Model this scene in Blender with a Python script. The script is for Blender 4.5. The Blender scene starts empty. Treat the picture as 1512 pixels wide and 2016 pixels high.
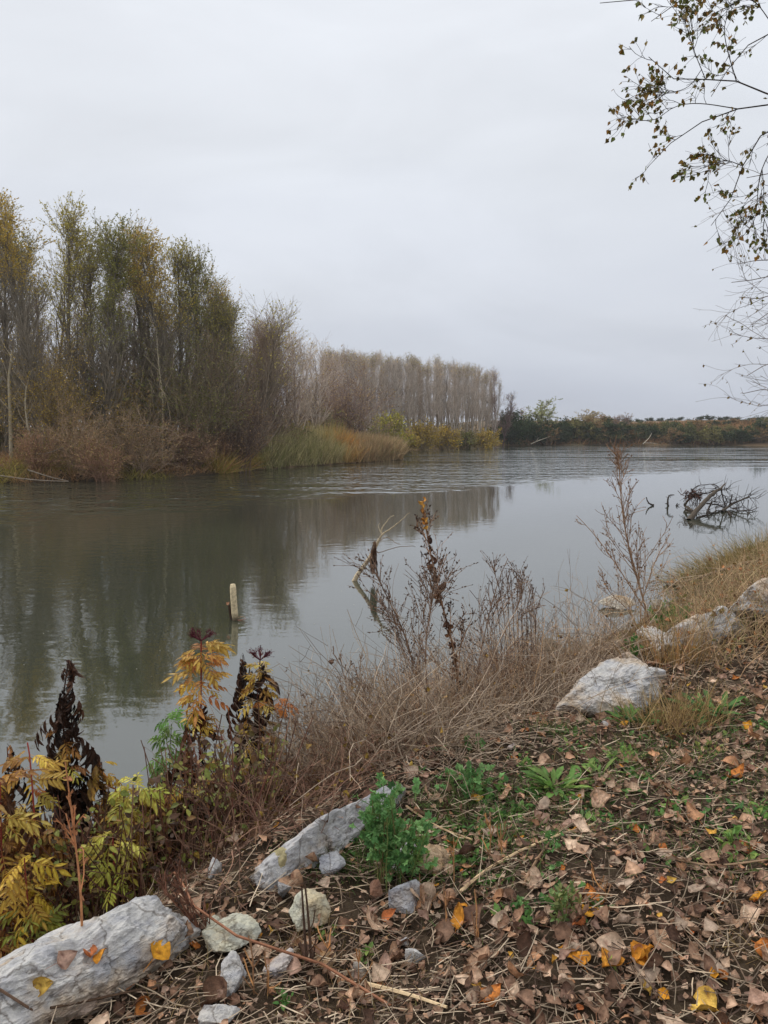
import bpy, bmesh, math, random
import numpy as np
from mathutils import Vector, noise as mnoise

# ------------------------------------------------------------------ camera, sky, sun, exposure
SC = bpy.context.scene
COL = SC.collection
FPX, CU, CV = 1523.0, 756.0, 1008.0        # focal length and centre in photograph pixels
CAMZ, PITCH = 3.1, math.radians(6.1)
cam = bpy.data.cameras.new("camera")
cam.sensor_fit = 'HORIZONTAL'; cam.sensor_width = 36.0; cam.lens = 36.0 * FPX / 1512.0
cam.clip_start = 0.05; cam.clip_end = 9000
camo = bpy.data.objects.new("camera", cam); COL.objects.link(camo)
camo.location = (0, 0, CAMZ); camo.rotation_euler = (math.radians(90) - PITCH, 0, 0)
SC.camera = camo

SUN_EL, SUN_ROT = math.radians(38), math.radians(-60)
world = bpy.data.worlds.new("World"); SC.world = world; world.use_nodes = True
nt = world.node_tree; nt.nodes.clear()
def wn(t): return nt.nodes.new(t)
sky = wn('ShaderNodeTexSky'); sky.sky_type = 'NISHITA'; sky.sun_disc = False
sky.sun_elevation = SUN_EL; sky.sun_rotation = SUN_ROT; sky.dust_density = 4.0
tc = wn('ShaderNodeTexCoord'); sep = wn('ShaderNodeSeparateXYZ')
nt.links.new(tc.outputs['Generated'], sep.inputs[0])
mp = wn('ShaderNodeMapping'); mp.inputs['Scale'].default_value = (1.2, 1.2, 5.0)
nt.links.new(tc.outputs['Generated'], mp.inputs['Vector'])
ns = wn('ShaderNodeTexNoise'); ns.inputs['Scale'].default_value = 1.6; ns.inputs['Detail'].default_value = 4
ns.inputs['Roughness'].default_value = 0.5
nt.links.new(mp.outputs[0], ns.inputs['Vector'])
m1 = wn('ShaderNodeMath'); m1.operation = 'MULTIPLY_ADD'; m1.inputs[1].default_value = 0.30; m1.inputs[2].default_value = -0.15
nt.links.new(ns.outputs['Fac'], m1.inputs[0])
m2 = wn('ShaderNodeMath'); m2.operation = 'ADD'; m2.use_clamp = True
nt.links.new(sep.outputs['Z'], m2.inputs[0]); nt.links.new(m1.outputs[0], m2.inputs[1])
rp = wn('ShaderNodeValToRGB'); e = rp.color_ramp.elements
e[0].position = 0.0; e[0].color = (0.43, 0.462, 0.535, 1)
e[1].position = 1.0; e[1].color = (1.10, 1.12, 1.15, 1)
for p, c in ((0.06, (0.475, 0.507, 0.575, 1)), (0.16, (0.57, 0.60, 0.66, 1)), (0.32, (0.65, 0.68, 0.73, 1)), (0.6, (0.73, 0.755, 0.80, 1))):
    q = e.new(p); q.color = c
nt.links.new(m2.outputs[0], rp.inputs['Fac'])
bgc = wn('ShaderNodeBackground'); bgc.inputs['Strength'].default_value = 1.0
nt.links.new(rp.outputs['Color'], bgc.inputs['Color'])
mpc = wn('ShaderNodeMapping'); mpc.inputs['Scale'].default_value = (1.0, 1.0, 3.2); mpc.inputs['Location'].default_value = (3.1, 0.4, 0)
nt.links.new(tc.outputs['Generated'], mpc.inputs['Vector'])
nc_ = wn('ShaderNodeTexNoise'); nc_.inputs['Scale'].default_value = 2.4; nc_.inputs['Detail'].default_value = 5; nc_.inputs['Roughness'].default_value = 0.5; nc_.inputs['Distortion'].default_value = 0.6
nt.links.new(mpc.outputs[0], nc_.inputs['Vector'])
mc_ = wn('ShaderNodeMapRange'); mc_.inputs['From Min'].default_value = 0.3; mc_.inputs['From Max'].default_value = 0.7; mc_.inputs['To Min'].default_value = 0.97; mc_.inputs['To Max'].default_value = 1.12
nt.links.new(nc_.outputs['Fac'], mc_.inputs['Value']); nt.links.new(mc_.outputs[0], bgc.inputs['Strength'])
bgs = wn('ShaderNodeBackground'); bgs.inputs['Strength'].default_value = 0.05
nt.links.new(sky.outputs['Color'], bgs.inputs['Color'])
mx = wn('ShaderNodeMixShader'); mx.inputs[0].default_value = 0.06      # overcast: little clear sky gets through
nt.links.new(bgc.outputs[0], mx.inputs[1]); nt.links.new(bgs.outputs[0], mx.inputs[2])
wo = wn('ShaderNodeOutputWorld'); nt.links.new(mx.outputs[0], wo.inputs[0])

sl = bpy.data.lights.new("sun", 'SUN'); sl.energy = 1.5; sl.angle = math.radians(35); sl.color = (1.0, 0.97, 0.93)
so = bpy.data.objects.new("sun", sl); COL.objects.link(so)
sd = Vector((math.cos(SUN_EL) * math.sin(SUN_ROT), math.cos(SUN_EL) * math.cos(SUN_ROT), math.sin(SUN_EL)))
so.rotation_euler = sd.to_track_quat('Z', 'Y').to_euler()
SC.view_settings.view_transform = 'Standard'; SC.view_settings.look = 'None'
SC.view_settings.exposure = 0.25; SC.view_settings.gamma = 1.0
SC.render.engine = 'CYCLES'

# ------------------------------------------------------------------ helpers
RS = np.random.RandomState
A = np.array
UP = A([0., 0., 1.])
def S(r, g, b):                              # sRGB bytes to linear
    o = []
    for c in (r, g, b):
        c /= 255.0
        o.append(c / 12.92 if c <= 0.04045 else ((c + 0.055) / 1.055) ** 2.4)
    return A(o)
CP, SP = math.cos(PITCH), math.sin(PITCH)
def ray(u, v):
    x = (u - CU) / FPX; y = -(v - CV) / FPX
    return A([x, CP + y * SP, -SP + y * CP])
def PZ(u, v, z=0.0):                         # sight line meets height z
    d = ray(u, v); t = (z - CAMZ) / d[2]
    return A([0, 0, CAMZ]) + d * t
def PY(u, v, Y):                             # sight line at depth Y
    d = ray(u, v); return A([0, 0, CAMZ]) + d * (Y / d[1])
def nrm(v):
    v = np.asarray(v, float)
    return v / np.maximum(np.linalg.norm(v, axis=-1, keepdims=True), 1e-9)
def sstep(a, b, x):
    t = np.clip((x - a) / (b - a), 0, 1); return t * t * (3 - 2 * t)

class MB:
    def __init__(s): s.v = []; s.q = []; s.t = []; s.c = []; s.qm = []; s.tm = []; s.n = 0
    def add(s, V, Q=None, T=None, C=(0.5, 0.5, 0.5), m=0):
        V = np.asarray(V, float).reshape(-1, 3)
        C = np.asarray(C, float)
        if C.ndim == 1: C = np.tile(C, (len(V), 1))
        s.v.append(V); s.c.append(C)
        if Q is not None and len(Q):
            Q = np.asarray(Q, np.int64).reshape(-1, 4) + s.n; s.q.append(Q); s.qm.append(np.full(len(Q), m))
        if T is not None and len(T):
            T = np.asarray(T, np.int64).reshape(-1, 3) + s.n; s.t.append(T); s.tm.append(np.full(len(T), m))
        s.n += len(V)
    def mesh(s, name, mats, smooth=False, origin=None):
        V = np.concatenate(s.v) if s.v else np.zeros((0, 3))
        if origin is not None: V = V - np.asarray(origin)
        Cc = np.concatenate(s.c)
        Q = np.concatenate(s.q) if s.q else np.zeros((0, 4), np.int64)
        T = np.concatenate(s.t) if s.t else np.zeros((0, 3), np.int64)
        me = bpy.data.meshes.new(name)
        me.vertices.add(len(V)); me.vertices.foreach_set('co', V.astype(np.float32).ravel())
        nl = len(Q) * 4 + len(T) * 3
        me.loops.add(nl)
        me.loops.foreach_set('vertex_index', np.concatenate([Q.ravel(), T.ravel()]).astype(np.int32))
        me.polygons.add(len(Q) + len(T))
        st = np.concatenate([np.arange(len(Q)) * 4, len(Q) * 4 + np.arange(len(T)) * 3]).astype(np.int32)
        me.polygons.foreach_set('loop_start', st)
        mi = np.concatenate([np.concatenate(s.qm) if s.qm else np.zeros(0), np.concatenate(s.tm) if s.tm else np.zeros(0)]).astype(np.int32)
        me.polygons.foreach_set('material_index', mi)
        me.polygons.foreach_set('use_smooth', np.full(len(mi), smooth))
        me.update(calc_edges=True)
        at = me.color_attributes.new('Col', 'FLOAT_COLOR', 'POINT')
        at.data.foreach_set('color', np.concatenate([np.clip(Cc, 0, 1), np.ones((len(Cc), 1))], 1).astype(np.float32).ravel())
        if not isinstance(mats, (list, tuple)): mats = [mats]
        for m in mats: me.materials.append(m)
        return me

def link(name, me, parent=None, loc=(0, 0, 0)):
    o = bpy.data.objects.new(name, me); COL.objects.link(o)
    o.location = [float(x) for x in loc]
    if parent is not None: o.parent = parent
    return o
def tag(o, label=None, cat=None, group=None, kind=None):
    if label: o['label'] = label
    if cat: o['category'] = cat
    if group: o['group'] = group
    if kind: o['kind'] = kind
    return o
def empty(name, loc, rz=0, sc=1.0):
    o = bpy.data.objects.new(name, None); COL.objects.link(o); o.empty_display_size = 0.1
    o.location = [float(x) for x in loc]; o.rotation_euler = (0, 0, rz)
    o.scale = (sc, sc, sc) if not hasattr(sc, '__len__') else sc
    return o
def copy_tree(o):
    c = o.copy(); COL.objects.link(c)
    for ch in list(o.children):
        d = ch.copy(); COL.objects.link(d); d.parent = c
    return c

# ---- batches of tubes, ribbons and leaves
def tubes(mb, P, R, C, sides=3, m=0, cap=False):
    P = np.asarray(P, float)
    if P.ndim == 2: P = P[None]
    R = np.asarray(R, float)
    if R.ndim == 1: R = np.tile(R, (len(P), 1))
    N, K, _ = P.shape
    T = np.empty_like(P); T[:, 1:-1] = P[:, 2:] - P[:, :-2]; T[:, 0] = P[:, 1] - P[:, 0]; T[:, -1] = P[:, -1] - P[:, -2]
    T = nrm(T)
    D = nrm(P[:, -1] - P[:, 0])
    ref = np.where(np.abs(D[:, 2:3]) < 0.8, A([[0, 0, 1.]]), A([[1., 0.2, 0]]))
    U = nrm(np.cross(T, ref[:, None, :])); W = np.cross(T, U)
    an = np.arange(sides) * 2 * math.pi / sides
    V = P[:, :, None, :] + R[:, :, None, None] * (np.cos(an)[None, None, :, None] * U[:, :, None, :] + np.sin(an)[None, None, :, None] * W[:, :, None, :])
    k, j = np.meshgrid(np.arange(K - 1), np.arange(sides), indexing='ij')
    k = k.ravel(); j = j.ravel(); j2 = (j + 1) % sides
    q = np.stack([k * sides + j, k * sides + j2, (k + 1) * sides + j2, (k + 1) * sides + j], 1)
    Q = (q[None] + (np.arange(N) * K * sides)[:, None, None]).reshape(-1, 4)
    C = np.asarray(C, float)
    if C.ndim == 2: C = np.repeat(C, K * sides, 0)
    elif C.ndim == 3: C = np.repeat(C.reshape(-1, 3), sides, 0)
    mb.add(V, Q=Q, C=C, m=m)
    if cap:
        tri = []
        for i in range(N):
            for base in (i * K * sides, i * K * sides + (K - 1) * sides):
                for a in range(1, sides - 1): tri.append((base, base + a, base + a + 1))
        s_n = mb.n - N * K * sides
        T_ = A(tri, dtype=np.int64) + s_n
        mb.t.append(T_); mb.tm.append(np.full(len(T_), m))
def ribbons(mb, P, W, C, m=0, side=None, rng=None):
    P = np.asarray(P, float); N, K, _ = P.shape
    W = np.asarray(W, float)
    if W.ndim == 1: W = np.tile(W, (N, 1))
    if side is None:
        side = nrm(rng.normal(size=(N, 3)) * A([1, 1, 0.1]))
    T = nrm(P[:, -1] - P[:, 0]); side = nrm(side - T * (side * T).sum(1, keepdims=True))
    V = np.stack([P - side[:, None] * W[:, :, None] / 2, P + side[:, None] * W[:, :, None] / 2], 2)
    k = np.arange(K - 1); q = np.stack([2 * k, 2 * k + 1, 2 * k + 3, 2 * k + 2], 1)
    Q = (q[None] + (np.arange(N) * 2 * K)[:, None, None]).reshape(-1, 4)
    C = np.asarray(C, float)
    if C.ndim == 2: C = np.repeat(C, 2 * K, 0)
    elif C.ndim == 3: C = np.repeat(C.reshape(-1, 3), 2, 0)
    mb.add(V, Q=Q, C=C, m=m)
def place(mb, tp, pos, yd, nd, sc, C, m=0):
    """tp = (V, Q, shade) template, y along the leaf, z its normal"""
    V, Q, sh = tp
    pos = np.asarray(pos, float).reshape(-1, 3); N = len(pos)
    if N == 0: return
    yd = nrm(yd); nd = nrm(nd - yd * (nd * yd).sum(-1, keepdims=True)); xd = np.cross(yd, nd)
    sc = np.broadcast_to(np.asarray(sc, float), (N,))
    L = V[None] * sc[:, None, None]
    W = pos[:, None] + L[:, :, 0:1] * xd[:, None] + L[:, :, 1:2] * yd[:, None] + L[:, :, 2:3] * nd[:, None]
    Qa = (Q[None] + (np.arange(N) * len(V))[:, None, None]).reshape(-1, 4)
    C = np.asarray(C, float)
    if C.ndim == 1: C = np.tile(C, (N, 1))
    Cc = C[:, None, :] * sh[None, :, :]
    mb.add(W, Q=Qa, C=Cc.reshape(-1, 3), m=m)
def pal(rng, n, cols, var=0.18):
    cols = A(cols); i = rng.randint(0, len(cols), n)
    j = rng.randint(0, len(cols), n); w = rng.rand(n, 1) * 0.5
    return np.clip((cols[i] * (1 - w) + cols[j] * w) * (1 + rng.normal(size=(n, 1)) * var), 0.003, 1)

def grid_leaf(rng, prof, width, ns=7, nc=4, bend=0.3, fold=0.3, twist=0.2, crinkle=0.03, pet=0.0, edge=None, spots=0.0, serr=0.0):
    """a leaf of unit length along y; prof(s) gives its half width 0..1"""
    s = np.linspace(0, 1, ns + 1); c = np.linspace(-1, 1, nc + 1)
    V = []; sh = []
    ph = rng.rand(6) * 6.28
    for i, a in enumerate(s):
        for b in c:
            w = prof(a) * width * (1 + serr * math.sin(a * 40 + ph[0]) + serr * rng.normal() * 0.5)
            x = b * w; z = fold * abs(x) + crinkle * (math.sin(a * 9 + ph[1] + b * 2) + math.sin(b * 5 + ph[2] + a * 4)) + rng.normal() * crinkle * 0.35
            y = a + rng.normal() * 0.008
            th = twist * (a - 0.3)
            x, z = x * math.cos(th) - z * math.sin(th), x * math.sin(th) + z * math.cos(th)
            if abs(bend) > 1e-3:
                r = 1 / bend; an = y / r; y, z = (r - z) * math.sin(an), r - (r - z) * math.cos(an)
            V.append((x, y, z))
            k = 1.0 + rng.normal() * 0.06
            if abs(b) < 0.05: k *= 1.25
            col = A([k, k, k])
            if edge is not None and (abs(b) > 0.9 or a > 0.93): col = col * edge
            if spots and rng.rand() < spots: col = col * A([0.45, 0.35, 0.35])
            sh.append(col)
    Q = []
    n1 = nc + 1
    for i in range(ns):
        for j in range(nc):
            Q.append((i * n1 + j, i * n1 + j + 1, (i + 1) * n1 + j + 1, (i + 1) * n1 + j))
    V = A(V); V -= V[nc // 2]
    if pet > 0:
        b0 = len(V); w = 0.012
        V = np.concatenate([V, A([(-w, 0, 0), (w, 0, 0), (w * .7, -pet, -pet * 0.25), (-w * .7, -pet, -pet * 0.25)])])
        Q.append((b0, b0 + 1, b0 + 2, b0 + 3)); sh += [A([1, .8, .7])] * 4
    return V, A(Q), A(sh)
def p_delt(a): return max(0.03, math.sin(min(1, a / 0.28) * math.pi / 2) if a < 0.28 else (1 - (a - 0.28) / 0.72) ** 0.8)
def p_ovate(a): return max(0.02, math.sin(math.pi * a ** 0.75) ** 0.8)
def p_lance(a): return max(0.03, math.sin(math.pi * a ** 0.7) ** 0.9)
def p_heart(a): return max(0.03, (min(1, a / 0.18) ** 0.5) * (1 - max(0, (a - 0.3) / 0.7) ** 1.6))
QUAD = (A([(-.5, 0, 0), (0, -.0, 0.02), (.5, 0.5, 0.08), (-.0, 1., 0.)]) * A([0.62, 1, 1]), A([(0, 1, 2, 3)]), np.ones((4, 3)))
QUAD = (A([(0, 0, 0), (.32, .45, .06), (0, 1., 0.), (-.32, .45, .06)]), A([(0, 1, 2, 3)]), np.ones((4, 3)))

# ---- branching
def at_t(P, R, par, t):
    K = P.shape[1]; f = t * (K - 1); i = np.minimum(f.astype(int), K - 2); w = (f - i)[:, None]
    a = P[par, i]; b = P[par, i + 1]
    return a * (1 - w) + b * w, nrm(b - a), R[par, i] * (1 - w[:, 0]) + R[par, i + 1] * w[:, 0]
def walk(rng, pos, d, L, K, up=0.0, wob=0.15, toward=None):
    M = len(pos); P = np.empty((M, K, 3)); P[:, 0] = pos; L = np.broadcast_to(L, (M,)); d = nrm(d)
    for k in range(1, K):
        d = d + rng.normal(size=(M, 3)) * wob + UP * up
        if toward is not None: d = d + toward
        d = nrm(d); P[:, k] = P[:, k - 1] + d * (L / (K - 1))[:, None]
    return P
def grow(rng, P, R, n, t0, t1, ang, L, K=4, up=0.1, wob=0.12, rr=0.6, rmin=0.004, asd=0.2, tw=None, cap=None):
    N = len(P); par = np.repeat(np.arange(N), n); M = len(par)
    t = rng.uniform(t0, t1, M); pos, tan, rad = at_t(P, R, par, t)
    v = rng.normal(size=(M, 3)); v = nrm(v - tan * (v * tan).sum(1, keepdims=True))
    a = np.clip(rng.normal(ang, asd, M), 0.08, 2.2)[:, None]
    d = np.cos(a) * tan + np.sin(a) * v
    Ln = (L(t) if callable(L) else L) * rng.uniform(0.65, 1.25, M)
    C = walk(rng, pos, d, Ln, K, up, wob, tw)
    r0 = np.maximum(rad * rr, rmin)
    if cap: r0 = np.minimum(r0, cap)
    Rr = r0[:, None] * np.linspace(1, 0.35, K)[None]
    return C, np.maximum(Rr, rmin * 0.7)
def scatter(rng, P, n, tmin=0.2):
    N = len(P); par = rng.randint(0, N, n); t = rng.uniform(tmin, 1, n)
    pos, tan, _ = at_t(P, np.ones(P.shape[:2]), par, t)
    return pos, tan
def line(pts, K):
    pts = A(pts); d = np.r_[0, np.cumsum(np.linalg.norm(np.diff(pts, axis=0), axis=1))]; d /= d[-1]
    t = np.linspace(0, 1, K); return np.stack([np.interp(t, d, pts[:, i]) for i in range(3)], 1)
def smooth_line(pts, K, it=2):
    p = A(pts, dtype=float)
    for _ in range(it):
        q = [p[0]]
        for a, b in zip(p[:-1], p[1:]): q += [a * .75 + b * .25, a * .25 + b * .75]
        q.append(p[-1]); p = A(q)
    return line(p, K)

# ------------------------------------------------------------------ materials
def mat(name):
    m = bpy.data.materials.new(name); m.use_nodes = True; n = m.node_tree; n.nodes.clear()
    return m, n.nodes, n.links
def noise_node(N, L, scale, detail=4, rough=0.6, vec=None):
    t = N.new('ShaderNodeTexNoise'); t.inputs['Scale'].default_value = scale; t.inputs['Detail'].default_value = detail
    t.inputs['Roughness'].default_value = rough
    if vec is not None: L.new(vec, t.inputs['Vector'])
    return t
def ramp(N, L, fac, stops):
    r = N.new('ShaderNodeValToRGB'); e = r.color_ramp.elements
    while len(e) > 1: e.remove(e[-1])
    e[0].position = stops[0][0]; e[0].color = (*stops[0][1], 1)
    for p, c in stops[1:]:
        q = e.new(p); q.color = (*c, 1)
    L.new(fac, r.inputs['Fac']); return r
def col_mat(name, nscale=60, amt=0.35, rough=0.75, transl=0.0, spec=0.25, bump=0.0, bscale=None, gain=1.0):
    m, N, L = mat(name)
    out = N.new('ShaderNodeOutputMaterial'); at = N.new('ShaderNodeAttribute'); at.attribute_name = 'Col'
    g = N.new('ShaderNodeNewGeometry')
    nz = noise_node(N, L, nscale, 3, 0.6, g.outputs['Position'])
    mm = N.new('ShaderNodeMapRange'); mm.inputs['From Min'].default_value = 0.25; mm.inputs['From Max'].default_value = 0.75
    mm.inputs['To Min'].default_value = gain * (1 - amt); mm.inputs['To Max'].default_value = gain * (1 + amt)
    L.new(nz.outputs['Fac'], mm.inputs['Value'])
    mu = N.new('ShaderNodeVectorMath'); mu.operation = 'SCALE'
    L.new(at.outputs['Color'], mu.inputs[0]); L.new(mm.outputs[0], mu.inputs['Scale'])
    b = N.new('ShaderNodeBsdfPrincipled'); b.inputs['Roughness'].default_value = rough
    b.inputs['Specular IOR Level'].default_value = spec
    L.new(mu.outputs[0], b.inputs['Base Color'])
    if bump:
        bn = N.new('ShaderNodeBump'); bn.inputs['Strength'].default_value = bump; bn.inputs['Distance'].default_value = 0.01
        n2 = noise_node(N, L, bscale or nscale, 4, 0.7, g.outputs['Position'])
        L.new(n2.outputs['Fac'], bn.inputs['Height']); L.new(bn.outputs[0], b.inputs['Normal'])
    if transl:
        t = N.new('ShaderNodeBsdfTranslucent'); L.new(mu.outputs[0], t.inputs['Color'])
        x = N.new('ShaderNodeMixShader'); x.inputs[0].default_value = transl
        L.new(b.outputs[0], x.inputs[1]); L.new(t.outputs[0], x.inputs[2]); L.new(x.outputs[0], out.inputs[0])
    else: L.new(b.outputs[0], out.inputs[0])
    return m
M_LEAF = col_mat('leaf', 90, 0.25, 0.6, 0.3, 0.3)
M_DEAD = col_mat('dead_leaf', 70, 0.4, 0.75, 0.1, 0.25, bump=0.5, bscale=140)
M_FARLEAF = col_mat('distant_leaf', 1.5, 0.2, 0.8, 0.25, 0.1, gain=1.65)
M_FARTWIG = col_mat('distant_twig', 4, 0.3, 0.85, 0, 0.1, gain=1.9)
M_TWIG = col_mat('twig', 40, 0.35, 0.85, 0, 0.15, gain=1.3)
M_BARK = col_mat('bark', 6, 0.35, 0.9, 0, 0.1, bump=0.5, bscale=25)
M_WOOD = col_mat('weathered_wood', 25, 0.45, 0.85, 0, 0.2, bump=0.7, bscale=60)

def rock_mat():
    m, N, L = mat('limestone'); out = N.new('ShaderNodeOutputMaterial')
    b = N.new('ShaderNodeBsdfPrincipled'); b.inputs['Roughness'].default_value = 0.8; b.inputs['Specular IOR Level'].default_value = 0.3
    g = N.new('ShaderNodeNewGeometry'); at = N.new('ShaderNodeAttribute'); at.attribute_name = 'Col'
    mp = N.new('ShaderNodeMapping'); mp.inputs['Rotation'].default_value = (0.5, 0.35, 0.7); mp.inputs['Scale'].default_value = (1, 1.9, 1.9)
    L.new(g.outputs['Position'], mp.inputs['Vector'])
    n1 = noise_node(N, L, 5.5, 6, 0.62, mp.outputs[0]); n2 = noise_node(N, L, 3.2, 5, 0.6, g.outputs['Position'])
    n3 = noise_node(N, L, 45, 6, 0.75, g.outputs['Position']); n4 = noise_node(N, L, 9, 8, 0.7, mp.outputs[0])
    r1 = ramp(N, L, n1.outputs['Fac'], [(0.28, (0.24, 0.24, 0.255)), (0.40, (0.47, 0.465, 0.475)), (0.50, (0.62, 0.60, 0.565)), (0.58, (0.50, 0.485, 0.48)), (0.68, (0.68, 0.65, 0.60))])
    r2 = ramp(N, L, n2.outputs['Fac'], [(0.5, (1, 1, 1)), (0.6, (1.0, 0.80, 0.58)), (0.7, (0.95, 0.66, 0.48))])
    r3 = ramp(N, L, n3.outputs['Fac'], [(0.3, (0.72, 0.7, 0.68)), (0.5, (1, 1, 1)), (0.7, (1.12, 1.1, 1.08))])
    a = N.new('ShaderNodeMix'); a.data_type = 'RGBA'; a.blend_type = 'MULTIPLY'; a.inputs[0].default_value = 0.8
    L.new(r1.outputs[0], a.inputs[6]); L.new(r2.outputs[0], a.inputs[7])
    c = N.new('ShaderNodeMix'); c.data_type = 'RGBA'; c.blend_type = 'MULTIPLY'; c.inputs[0].default_value = 1
    L.new(a.outputs[2], c.inputs[6]); L.new(r3.outputs[0], c.inputs[7])
    d = N.new('ShaderNodeMix'); d.data_type = 'RGBA'; d.blend_type = 'MULTIPLY'; d.inputs[0].default_value = 1
    L.new(c.outputs[2], d.inputs[6]); L.new(at.outputs['Color'], d.inputs[7])
    vm = N.new('ShaderNodeVectorMath'); vm.operation = 'MULTIPLY_ADD'; vm.inputs[1].default_value = (.16, .16, .16)
    nd_ = noise_node(N, L, 7, 4, 0.6, g.outputs['Position']); L.new(nd_.outputs['Color'], vm.inputs[0]); L.new(g.outputs['Position'], vm.inputs[2])
    vo = N.new('ShaderNodeTexVoronoi'); vo.feature = 'DISTANCE_TO_EDGE'; vo.inputs['Scale'].default_value = 5.5; L.new(vm.outputs[0], vo.inputs['Vector'])
    ck = ramp(N, L, vo.outputs['Distance'], [(0.0, (.45, .42, .40)), (0.012, (.7, .68, .66)), (0.03, (1, 1, 1))])
    n5 = noise_node(N, L, 4.3, 7, 0.72, g.outputs['Position'])
    md = ramp(N, L, n5.outputs['Fac'], [(0.56, (1, 1, 1)), (0.64, (.72, .62, .5)), (0.72, (.45, .36, .27))])
    e1 = N.new('ShaderNodeMix'); e1.data_type = 'RGBA'; e1.blend_type = 'MULTIPLY'; e1.inputs[0].default_value = 1
    L.new(d.outputs[2], e1.inputs[6]); L.new(ck.outputs[0], e1.inputs[7])
    e2 = N.new('ShaderNodeMix'); e2.data_type = 'RGBA'; e2.blend_type = 'MULTIPLY'; e2.inputs[0].default_value = .75
    L.new(e1.outputs[2], e2.inputs[6]); L.new(md.outputs[0], e2.inputs[7])
    L.new(e2.outputs[2], b.inputs['Base Color'])
    ad = N.new('ShaderNodeMath'); ad.operation = 'MULTIPLY_ADD'; ad.inputs[1].default_value = 0.3
    L.new(n3.outputs['Fac'], ad.inputs[0]); L.new(n4.outputs['Fac'], ad.inputs[2])
    bp = N.new('ShaderNodeBump'); bp.inputs['Strength'].default_value = 0.9; bp.inputs['Distance'].default_value = 0.03
    L.new(ad.outputs[0], bp.inputs['Height']); L.new(bp.outputs[0], b.inputs['Normal'])
    L.new(b.outputs[0], out.inputs[0]); return m
M_ROCK = rock_mat()

def ground_mat():
    m, N, L = mat('ground_soil'); out = N.new('ShaderNodeOutputMaterial')
    b = N.new('ShaderNodeBsdfPrincipled'); b.inputs['Roughness'].default_value = 0.95; b.inputs['Specular IOR Level'].default_value = 0.1
    g = N.new('ShaderNodeNewGeometry')
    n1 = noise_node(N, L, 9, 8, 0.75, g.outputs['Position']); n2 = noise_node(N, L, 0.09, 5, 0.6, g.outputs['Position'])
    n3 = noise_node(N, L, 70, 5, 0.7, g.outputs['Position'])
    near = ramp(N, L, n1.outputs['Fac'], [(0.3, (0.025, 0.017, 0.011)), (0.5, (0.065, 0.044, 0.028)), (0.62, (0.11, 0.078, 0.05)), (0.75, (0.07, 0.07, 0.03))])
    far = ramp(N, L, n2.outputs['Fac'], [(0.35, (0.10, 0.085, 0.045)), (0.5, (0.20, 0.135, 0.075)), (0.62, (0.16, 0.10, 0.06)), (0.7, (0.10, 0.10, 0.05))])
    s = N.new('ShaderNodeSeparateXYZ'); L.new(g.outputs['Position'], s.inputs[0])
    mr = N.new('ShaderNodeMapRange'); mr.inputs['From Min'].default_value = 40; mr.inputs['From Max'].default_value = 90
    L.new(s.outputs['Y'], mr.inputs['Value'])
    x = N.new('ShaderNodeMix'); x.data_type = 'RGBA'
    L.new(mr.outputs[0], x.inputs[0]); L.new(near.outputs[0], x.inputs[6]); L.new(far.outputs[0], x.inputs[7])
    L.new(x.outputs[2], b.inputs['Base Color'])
    ad = N.new('ShaderNodeMath'); ad.operation = 'MULTIPLY_ADD'; ad.inputs[1].default_value = 0.4
    L.new(n3.outputs['Fac'], ad.inputs[0]); L.new(n1.outputs['Fac'], ad.inputs[2])
    bp = N.new('ShaderNodeBump'); bp.inputs['Strength'].default_value = 1.0; bp.inputs['Distance'].default_value = 0.04
    L.new(ad.outputs[0], bp.inputs['Height']); L.new(bp.outputs[0], b.inputs['Normal'])
    L.new(b.outputs[0], out.inputs[0]); return m
M_GROUND = ground_mat()

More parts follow.
